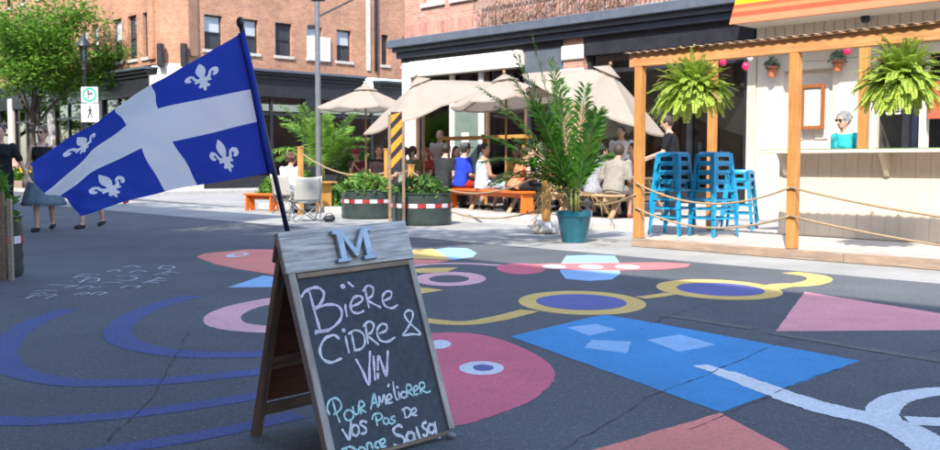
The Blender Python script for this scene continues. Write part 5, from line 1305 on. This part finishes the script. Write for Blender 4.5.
def person(label, xy, face, pose='stand', H=1.7, z0=0, seat=.45, skin='fair', top=(.3,.3,.3), sleeve=.55, bottom=(.05,.06,.1), blen=1.0, skirt=None,
           hair=(.05,.03,.02), hstyle='short', lean=0, turn=0, hands=None, shoes=(.03,.03,.03), cap=None, glasses=False, vox=.0125, nod=0, female=False, stride=.24, extra=None, cross=None):
    if pose == 'sit': H *= 1.10
    k = H/1.7; r = thing('person', label, 'person', (xy[0], xy[1], z0), R(face)); V = Vector
    sh = (.172 if female else .20)*k; hip = .09*k
    th = R(lean); sp = V((0, math.sin(th), math.cos(th))); fw = V((0, math.cos(th), -math.sin(th))); X = V((1,0,0))
    pel = V((0,0,.93*k)) if pose != 'sit' else V((0,-.04,seat+.09*k))
    wai = pel+sp*.15*k; che = pel+sp*.36*k; shd = pel+sp*.46*k; nck = pel+sp*.53*k
    hd = nck+(sp*.6+V((0,0,.4))).normalized()*.145*k+fw*(.025+.05*math.sin(th))*k
    hr = Matrix.Rotation(R(turn), 3, 'Z') @ Matrix.Rotation(-R(nod), 3, 'X')
    legs = {}
    for s in (-1, 1):
        h = pel+X*s*hip-V((0,0,.02*k))
        if pose == 'stand': kn, an, to = V((s*.10*k,.02,.49*k)), V((s*.105*k,-.02,.085*k)), V((s*.125*k,.15*k,.03*k))
        elif pose == 'walk':
            f = s*stride*k; kn = V((s*.09*k, f*.62+.05, .50*k)); an = V((s*.085*k, f-.03, (.085+(0.05 if s < 0 else 0))*k)); to = an+V((s*.02, .17*k, -.05*k if s > 0 else -.075*k))
        else:
            kn = V((s*.13*k, .40*k, seat+.075*k)); an = V((s*.12*k, .36*k+(.06 if s > 0 else -.08), .085*k)); to = an+V((s*.02,.17*k,-.055*k))
        legs[s] = (h, kn, an, to)
    b = MB()
    R_ = [(pel-sp*.09*k,.10,.08),(pel-sp*.04*k,.155 if female else .15,.11),(pel+sp*.03*k,.16 if female else .15,.115),(wai,.128 if female else .142,.098),(pel+sp*.26*k,.145 if female else .16,.11),(che,.155 if female else .175,.115),(shd,.14 if female else .165,.085),(pel+sp*.50*k,.075,.062),(nck,.05,.052)]
    loft(b, [(c, X, fw, rx*k*1.06, ry*k*1.06) for c, rx, ry in R_])
    if female: b.ell(che+fw*.085*k+X*.065*k-sp*.03*k, (.06*k,.05*k,.06*k)); b.ell(che+fw*.085*k-X*.065*k-sp*.03*k, (.06*k,.05*k,.06*k))
    rc(b, nck-sp*.05*k, .052*k, hd-V((0,0,.04*k)), .05*k)
    # head with jaw, nose, ears
    b.ell(hd, (.076*k,.094*k,.115*k), hr, 16, 12); b.ell(hd+hr@V((0,.028*k,-.065*k)), (.052*k,.058*k,.05*k), hr, 12, 8)
    rc(b, hd+hr@V((0,.088*k,.015*k)), .010*k, hd+hr@V((0,.108*k,-.022*k)), .014*k, 8)
    for s in (-1,1): b.ell(hd+hr@V((s*.078*k,-.005*k,-.005*k)), (.012*k,.022*k,.032*k), hr, 8, 6)
    arms = {}
    hands = hands or {}
    for s in (-1, 1):
        S = pel+sp*.455*k+X*s*sh; t_ = hands.get(s)
        if t_ is None: t_ = V((s*(sh+.07*k), .06*k, (.80*k if pose != 'sit' else seat+.16*k))) if pose != 'sit' else V((s*.12*k, .30*k, seat+.19*k))
        t_ = V(t_); d = t_-S; L1, L2 = .285*k, .265*k; D = min(d.length, (L1+L2)*.985); dn = d.normalized(); t_ = S+dn*D
        a = (L1*L1-L2*L2+D*D)/(2*D); hh = math.sqrt(max(0, L1*L1-a*a)); pole = V((s*.35,-.6,-.7)); pole = (pole-dn*pole.dot(dn)).normalized()
        E_ = S+dn*a+pole*hh; arms[s] = (S, E_, t_)
        rc(b, S, .047*k, E_, .037*k); rc(b, E_, .038*k, t_, .025*k)
        # hand: palm, four fingers, thumb
        f = (t_-E_).normalized(); side = f.cross(V((0,0,1))); side = side.normalized() if side.length > .1 else X.copy()
        if side.dot(X) < 0: side = -side
        nrm = side.cross(f)
        pm = t_+f*.045*k; rc(b, t_+f*.01*k, .024*k, t_+f*.075*k, .026*k); b.ell(pm, (.034*k,.034*k,.02*k))
        for j, (o_, l) in enumerate(((-.027,.062),(-.009,.075),(.009,.07),(.027,.055))):
            p0 = t_+f*.08*k+side*o_*k; p1 = p0+f*l*.55*k-nrm*.008*k*s; p2 = p1+f*l*.4*k-nrm*.022*k*s
            rc(b, p0, .0098*k, p1, .009*k, 6); rc(b, p1, .009*k, p2, .0075*k, 6)
        p0 = t_+f*.03*k-side*s*.026*k; p1 = p0+f*.035*k-side*s*.022*k; rc(b, p0, .012*k, p1, .010*k, 6); rc(b, p1, .010*k, p1+f*.03*k, .009*k, 6)
    for s in (-1, 1):
        h, kn, an, to = legs[s]
        rc(b, h, .085*k, kn, .056*k); rc(b, kn, .055*k, kn.lerp(an,.3)-V((0,.015*k,0)), .052*k); rc(b, kn.lerp(an,.3)-V((0,.012*k,0)), .051*k, an, .035*k); rc(b, an-V((0,.02*k,.03*k)), .034*k, to, .028*k)
    ob('body', remesh(b, vox, 5), mat('skin_'+skin, SKIN[skin], .5, .08, 12, .05, 200), r, True)
    # clothes
    if top is not None:
        c = MB(); g = .013
        low = -.07 if skirt is None else .0
        RR = [(pel+sp*low*k,.158,.118)] + ([(pel+sp*.03*k,.163,.12)] if low < 0 else []) + [(pel+sp*.13*k,.14 if female else .152,.108)] + R_[4:7]
        if sleeve > 0: RR.append((pel+sp*.497*k,.085,.072))
        loft(c, [(q, X, fw, rx*k*1.08+g, ry*k*1.08+g) for q, rx, ry in RR])
        if female: c.ell(che+fw*.085*k+X*.065*k-sp*.03*k, (.07*k,.062*k,.07*k)); c.ell(che+fw*.085*k-X*.065*k-sp*.03*k, (.07*k,.062*k,.07*k))
        if sleeve > 0:
            for s in (-1,1):
                S, E_, W_ = arms[s]
                if sleeve <= 1: rc(c, S, .062*k, S.lerp(E_, sleeve), .058*k)
                else: rc(c, S, .062*k, E_, .054*k); rc(c, E_, .054*k, E_.lerp(W_, sleeve-1), .044*k)
        sh_o = ob('shirt', remesh(c, .015, 4), cloth(top) if not isinstance(top, bpy.types.Material) else top, r, True)
    if skirt:
        c = MB(); colr, ln = skirt
        if pose != 'sit':
            bz = pel.z+.10*k; rings = []
            for i in range(9):
                u = i/8; rr = .15+.17*u**.8; rings.append((V((0,.02*u, bz-ln*u)), X, V((0,1,0)), rr*k*1.05, rr*k*(.78+.14*u)))
            vs = []; n = 40
            for i, (q, ax, ay, rx, ry) in enumerate(rings):
                for j in range(n):
                    a = 2*math.pi*j/n; w = 1+.06*(i/8)*math.sin(a*7+i*.2)+.03*(i/8)*math.sin(a*13); vs.append(q+ax*rx*w*math.cos(a)+ay*ry*w*math.sin(a))
            o = MB().add(vs, [(i*n+j, i*n+(j+1)%n, (i+1)*n+(j+1)%n, (i+1)*n+j) for i in range(8) for j in range(n)]).build('skirt', cloth(colr), r, True, fix=False); o.modifiers.new('s','SOLIDIFY').thickness = .006
        else:
            loft(c, [(pel-sp*.10*k, X, fw, .17*k, .14*k), (pel+sp*.0*k, X, fw, .185*k, .14*k), (pel+sp*.12*k, X, fw, .155*k, .12*k)])
            for s in (-1,1): rc(c, legs[s][0], .105*k, legs[s][1], .085*k)
            rc(c, pel+V((0,.05,-.03)), .10*k, (legs[1][1]+legs[-1][1])/2, .09*k)
            for s in (-1,1):
                if ln > .5: rc(c, legs[s][1], .085*k, legs[s][1].lerp(legs[s][2], .4), .08*k)
            ob('skirt', remesh(c, .016, 5), cloth(colr) if not isinstance(colr, bpy.types.Material) else colr, r, True)
    elif bottom is not None:
        c = MB(); loft(c, [(pel-sp*.10*k, X, fw, .13*k, .10*k), (pel-sp*.04*k, X, fw, .167*k, .124*k), (pel+sp*.06*k, X, fw, .162*k, .12*k)])
        for s in (-1,1):
            h, kn, an, to = legs[s]
            if blen <= .6: rc(c, h, .098*k, h.lerp(kn, blen/.6*.95), .078*k)
            else: rc(c, h, .098*k, kn, .072*k); rc(c, kn, .072*k, kn.lerp(an, (blen-.6)/.4*.95), .056*k)
        ob('trousers', remesh(c, .015, 4), cloth(bottom), r, True)
    for s in (-1,1):
        h, kn, an, to = legs[s]; c = MB(); rc(c, an-V((0,.035*k,.045*k)), .042*k, to, .038*k); c.ell(to-V((0,.01,.004)), (.044*k,.06*k,.032*k))
        ob('shoe', remesh(c, .013, 2), cloth(shoes), r, True)
    # hair
    c = MB(); hc = hd+hr@V((0,-.022*k,.022*k)); c.ell(hc, (.090*k,.103*k,.112*k), hr, 16, 12)
    if hstyle == 'long':
        rc(c, hc+hr@V((0,-.04*k,-.03*k)), .085*k, hc+hr@V((0,-.085*k,-.22*k)), .065*k); rc(c, hc+hr@V((.06*k,-.01*k,-.03*k)), .04*k, hc+hr@V((.075*k,-.03*k,-.2*k)), .03*k); rc(c, hc+hr@V((-.06*k,-.01*k,-.03*k)), .04*k, hc+hr@V((-.075*k,-.03*k,-.2*k)), .03*k)
    elif hstyle == 'pony': c.ell(hc+hr@V((0,-.11*k,.03*k)), (.045*k,.045*k,.045*k)); rc(c, hc+hr@V((0,-.125*k,.02*k)), .042*k, hc+hr@V((0,-.16*k,-.20*k)), .02*k)
    elif hstyle == 'bun': c.ell(hc+hr@V((0,-.08*k,.09*k)), (.05*k,.05*k,.045*k))
    elif hstyle == 'curly':
        random.seed(len(label))
        for j in range(26):
            a, e = random.uniform(0,6.28), random.uniform(-.2,1.4); q = V((math.cos(a)*math.cos(e)*.085, math.sin(a)*math.cos(e)*.095-.01, math.sin(e)*.10))*k
            if not (q.y > .04*k and q.z < .06*k): c.ell(hc+hr@q, (.034*k,)*3, None, 8, 6)
    ob('hair', remesh(c, .012, 2, .4), hairm(hair), r, True)
    if cap:
        c = MB(); cc0 = hd+hr@V((0,-.012*k,.05*k)); loft(c, [(cc0+hr@V((0,0,z*k)), hr@X, hr@V((0,1,0)), rr*k, rr*1.12*k) for z, rr in ((-.02,.096),(.02,.098),(.05,.090),(.078,.065),(.09,.03))])
        cp = c.build('cap', cloth(cap), r, True); MB().ell(cc0+hr@V((0,.12*k,-.018*k)), (.07*k,.075*k,.009*k), hr).build('brim', cloth(cap), cp, True)
    if glasses:
        for s in (-1,1): MB().ell(hd+hr@V((s*.032*k,.092*k,.022*k)), (.028*k,.012*k,.023*k), hr).build('sunglass_lens', mat('black_plastic', (.02,.02,.022)), r, True)
        MB().tube([hd+hr@V((s*.08*k,.01*k if abs(s) > .9 else .10*k,.028*k)) for s in (-1,-.6,0,.6,1)], .004, 5).build('sunglass_frame', mat('black_plastic', (.02,.02,.022)), r)
    else:
        for s in (-1,1): MB().ell(hd+hr@V((s*.031*k,.084*k,.018*k)), (.012*k,.007*k,.007*k), hr, 8, 6).build('eye', mat('dark_eye', (.03,.02,.018), .2, .1, 5, 0), r, True)
    MB().ell(hd+hr@V((0,.086*k,-.06*k)), (.022*k,.008*k,.006*k), hr, 8, 6).build('mouth', mat('lips', (.32,.11,.09), .5, .1, 5, 0), r, True)
    return r, dict(hd=hd, hr=hr, pel=pel, che=che, arms=arms, fw=fw, k=k)
def gxy(x, y, z=0): p = gp(x, y, z); return (p.x, p.y)
def txy(x, t): p = tp_(x, t); return (p.x, p.y)
# striped and dotted cloth
def stripes(name, c1, c2, c3):
    m, nt, p, o = nodes(name); tc = N(nt, 'ShaderNodeTexCoord'); w = N(nt, 'ShaderNodeTexWave'); w.inputs['Scale'].default_value = 7; w.inputs['Distortion'].default_value = 1.5; w.bands_direction = 'X'
    nt.links.new(tc.outputs['Object'], w.inputs[0]); r_ = N(nt, 'ShaderNodeValToRGB'); r_.color_ramp.interpolation = 'CONSTANT'
    r_.color_ramp.elements[0].color = rgb(c1); r_.color_ramp.elements[1].position = .66; r_.color_ramp.elements[1].color = rgb(c3); e = r_.color_ramp.elements.new(.38); e.color = rgb(c2)
    nt.links.new(w.outputs[0], r_.inputs[0]); nt.links.new(r_.outputs[0], p.inputs['Base Color']); p.inputs['Roughness'].default_value = .9; return m
def dots(name, base, dot, sc=32, th=.28):
    m, nt, p, o = nodes(name); tc = N(nt, 'ShaderNodeTexCoord'); v = N(nt, 'ShaderNodeTexVoronoi'); v.inputs['Scale'].default_value = sc; v.inputs['Randomness'].default_value = .4; nt.links.new(tc.outputs['Object'], v.inputs['Vector'])
    f = ramp(nt, v.outputs['Distance'], th, th+.05); nt.links.new(mix(nt, f, dot, base), p.inputs['Base Color']); p.inputs['Roughness'].default_value = .9; return m
BLK = (.018,.018,.021)
# pedestrians in the shade on the left
w1 = gxy(45, 231); pw, J = person('woman in black camisole and grey blue skirt walking, wearing sunglasses', w1, 188, 'walk', 1.74, top=BLK, sleeve=0, skirt=((.12,.165,.20), .62), hair=(.10,.055,.03), hstyle='bun', glasses=True, female=True, vox=.0095, turn=-12, stride=.15, hands={1: (.27,.12,.86), -1: (-.24,.06,.84)})
for s in (-1,1): MB().tube([J['che']+Vector((s*.075,.115,.03)), J['che']+Vector((s*.085,.10,.10)), J['che']+Vector((s*.09,.03,.165)), J['che']+Vector((s*.085,-.08,.09))], .007, 5).build('strap', cloth(BLK), pw, True)
person('pedestrian in loose black clothes with one arm swung out', gxy(3, 234), 200, 'walk', 1.74, top=(.014,.014,.016), sleeve=.8, bottom=(.014,.014,.016), hair=(.06,.04,.03), female=True, vox=.012, hands={-1: (-.42,.16,.90)}, stride=.16)
person('walker mostly hidden behind the flag, bare legs and dark sandals', gxy(92, 228), 175, 'walk', 1.76, top=(.10,.10,.12), bottom=(.03,.03,.045), blen=.55, hair=(.025,.018,.015), stride=.2)
person('person in red shoes walking behind the flag', gxy(119, 205), 170, 'walk', 1.68, top=(.35,.32,.30), bottom=(.35,.03,.06), shoes=(.35,.02,.03), hair=(.05,.03,.02))
person('pedestrian with a pink cap on the far pavement by the flower box', txy(15, 15.6), 170, 'stand', 1.7, z0=.13, top=(.50,.30,.26), bottom=(.20,.17,.15), cap=(.50,.05,.10))
person('pedestrian in a dark red top behind the sunglasses woman', txy(63, 14.0), 190, 'stand', 1.72, top=(.22,.03,.05), sleeve=1.6, bottom=BLK, hair=(.35,.06,.07), hstyle='long', female=True)
# corner terrace
person('man in white t-shirt sitting on a camp chair', (cc2.x-.02, cc2.y+.65), -30, 'sit', 1.75, seat=.40, top=(.68,.68,.68), bottom=(.12,.12,.14), hair=(.09,.045,.025), hstyle='curly', hands={1: (.22,.42,.72), -1: (-.12,.42,.72)}, skin='tan', lean=12)
pc_ = Vector((pt3.x, pt3.y, 0))
person('woman in a red cap resting her chin on her hands', txy(358, 16.1), 165, 'sit', 1.66, z0=.13, top=(.10,.03,.035), sleeve=.3, bottom=BLK, hair=(.06,.02,.02), cap=(.28,.03,.03), female=True, hands={1: (.05,.27,.92), -1: (-.05,.27,.92)}, lean=14, skin='tan')
person('man in black t-shirt sitting beside the woman in a red cap', txy(379, 16.0), 185, 'sit', 1.80, z0=.13, top=(.03,.02,.022), bottom=BLK, hair=(.03,.02,.018), skin='tan', lean=6)
# group round the long table
person('woman in grey top with dark hair at the terrace by the rope post', txy(403, 15.0), 60, 'sit', 1.66, z0=.13, top=(.20,.21,.18), sleeve=.2, bottom=BLK, hair=(.03,.02,.018), hstyle='pony', female=True)
person('red haired woman at the back of the terrace group', txy(425, 16.2), 150, 'sit', 1.66, z0=.13, top=(.28,.05,.04), bottom=BLK, hair=(.22,.05,.02), hstyle='long', female=True)
person('dark haired man in black shirt seen from behind at the long table', txy(443, 14.9), -40, 'sit', 1.80, z0=.13, top=(.025,.026,.03), bottom=BLK, hair=(.02,.015,.012), lean=10)
bx_ = lambda x: (lambda p: (p.x, p.y))(q0.lerp(q1, (x-452)/74))
fx_ = lambda x: (lambda p: (p.x, p.y))(q0.lerp(q1, (x-452)/74)+bn_*1.46)
bface = math.degrees(math.atan2(q1.y-q0.y, q1.x-q0.x))
pbl, Jb = person('man in bright blue t-shirt and grey cap on the orange bench', bx_(463), bface+5, 'sit', 1.76, z0=.13, seat=.47, top=(.018,.045,.42), sleeve=.75, bottom=(.32,.03,.02), blen=.5, hair=(.04,.03,.02), cap=(.08,.085,.10), lean=9)
for i in range(4):   # white team letters on the hem
    x = -.09+i*.05; p0 = Jb['pel']+Vector((x, -.132, .035)); MB().box(p0.x-.014, p0.x+.014, p0.y-.006, p0.y+.004, p0.z-.035, p0.z+.035).build('hem_letter', M_whr, pbl)
person('woman in pale blue dress with black ponytail on the orange bench', bx_(486), bface-5, 'sit', 1.70, z0=.13, seat=.47, top=(.38,.43,.48), sleeve=0, skirt=((.38,.43,.48), .6), hair=(.012,.011,.012), hstyle='pony', female=True, lean=4, turn=-60, skin='tan')
person('woman in orange striped top and black trousers leaning on the orange bench', bx_(518), bface-10, 'sit', 1.70, z0=.13, seat=.47, top=stripes('striped_cloth', (.55,.10,.05), (.60,.36,.22), (.45,.16,.05)), sleeve=0, bottom=BLK, hair=(.05,.03,.022), hstyle='pony', female=True, lean=24, turn=-40, hands={1: (.38,.40,.78), -1: (-.25,.35,.80)})
person('person in white t-shirt facing across the long table', fx_(500), bface+180, 'sit', 1.72, z0=.13, top=(.45,.45,.45), bottom=BLK, hair=(.07,.04,.025), lean=8)
person('person in dark top facing across the long table', fx_(473), bface+175, 'sit', 1.72, z0=.13, top=(.05,.05,.055), bottom=BLK, hair=(.05,.03,.02), hstyle='long', female=True, skin='tan')
person('grey haired woman in pale top sitting behind the palm', txy(543, 15.1), bface+150, 'sit', 1.68, z0=.13, top=(.50,.50,.48), bottom=(.12,.16,.24), hair=(.20,.18,.17), hstyle='curly', female=True, lean=6)
person('bearded man in grey shirt standing by the shop door', txy(440, 17.1), 165, 'stand', 1.82, z0=.13, top=(.34,.32,.30), bottom=BLK, hair=(.10,.05,.025), skin='tan', hands={1: (.14,.26,1.12), -1: (-.14,.26,1.08)})
# picnic table group
ptf = math.degrees(FR-.15)
def around(dx, dy): v = Matrix.Rotation(FR-.15, 3, 'Z') @ Vector((dx, dy, 0)); return (pt1.x+.1+v.x, pt1.y+.35+v.y)
dm = dots('dotted_black_cloth', (.03,.03,.035), (.45,.45,.45))
person('woman in dotted black dress on the picnic bench with a pink bow', around(-.25, -.68), ptf+12, 'sit', 1.68, z0=.13, top=dm, sleeve=.4, skirt=(dm, .55), hair=(.07,.035,.02), hstyle='bun', female=True, skin='tan')
dm2 = dots('dotted_grey_cloth', (.26,.27,.29), (.06,.06,.07), 26, .25)
person('black haired person in grey patterned clothes bending over the picnic bench', around(.22, -.60), ptf-15, 'sit', 1.64, z0=.13, top=dm2, sleeve=.6, skirt=(dm2, .6), hair=(.012,.011,.012), hstyle='curly', female=True, lean=14)
person('person in beige shirt crouched at the end of the picnic bench', around(.80, -.66), ptf+25, 'sit', 1.72, z0=.13, top=(.22,.20,.16), sleeve=.9, bottom=(.30,.26,.22), blen=.55, hair=(.04,.03,.02), lean=22, skin='tan', shoes=(.3,.08,.05))
person('red haired woman facing out across the picnic table', around(-.1, .68), ptf+180, 'sit', 1.68, z0=.13, top=(.30,.12,.08), bottom=BLK, hair=(.10,.04,.02), hstyle='long', female=True)
person('standing man in white t-shirt with green print under the umbrella', txy(622, 16.9), 150, 'stand', 1.78, z0=.13, top=dots('green_print_cloth', (.62,.62,.62), (.08,.35,.08), 5, .22), bottom=BLK, hair=(.05,.03,.02), lean=4)
person('standing woman in red shirt behind the palm', txy(588, 17.0), 190, 'stand', 1.70, z0=.13, top=(.38,.07,.04), sleeve=.6, bottom=(.5,.5,.5), hair=(.10,.06,.03), hstyle='long', female=True)
person('waiter in black t-shirt standing behind the stacked stools', txy(673, 14.8), 75, 'stand', 1.84, z0=.13, top=(.014,.014,.017), sleeve=.7, bottom=(.02,.02,.025), hair=(.035,.022,.016), lean=7, nod=18, hands={1: (.10,.42,1.10), -1: (-.14,.42,1.12)}, skin='fair')
person('grey haired woman in turquoise top behind the bar counter', txy(847, 13.95), 118, 'stand', 1.76, z0=.10, top=(.03,.36,.38), sleeve=.6, bottom=BLK, hair=(.20,.195,.19), hstyle='curly', glasses=True, female=True, lean=6, nod=6)
for lb_, x, t, fc, tp__, hr_, fm in (('person in maroon top at the back of the terrace', 455, 16.5, 200, (.20,.03,.03), (.04,.025,.02), True), ('man in olive shirt leaning in at the long table', 415, 15.6, 120, (.12,.13,.06), (.05,.03,.02), False),
        ('woman in yellow top behind the long table', 517, 16.4, 170, (.50,.34,.06), (.10,.05,.02), True), ('person in pink shirt behind the palm fronds', 558, 16.3, 210, (.50,.20,.20), (.03,.02,.018), True), ('man in navy shirt near the shop pilaster', 573, 16.6, 150, (.03,.05,.12), (.06,.04,.03), False)):
    person(lb_, txy(x, t), fc, 'sit', 1.72, z0=.13, top=tp__, bottom=BLK, hair=hr_, female=fm, hstyle='long' if fm else 'short', lean=8, vox=.016)
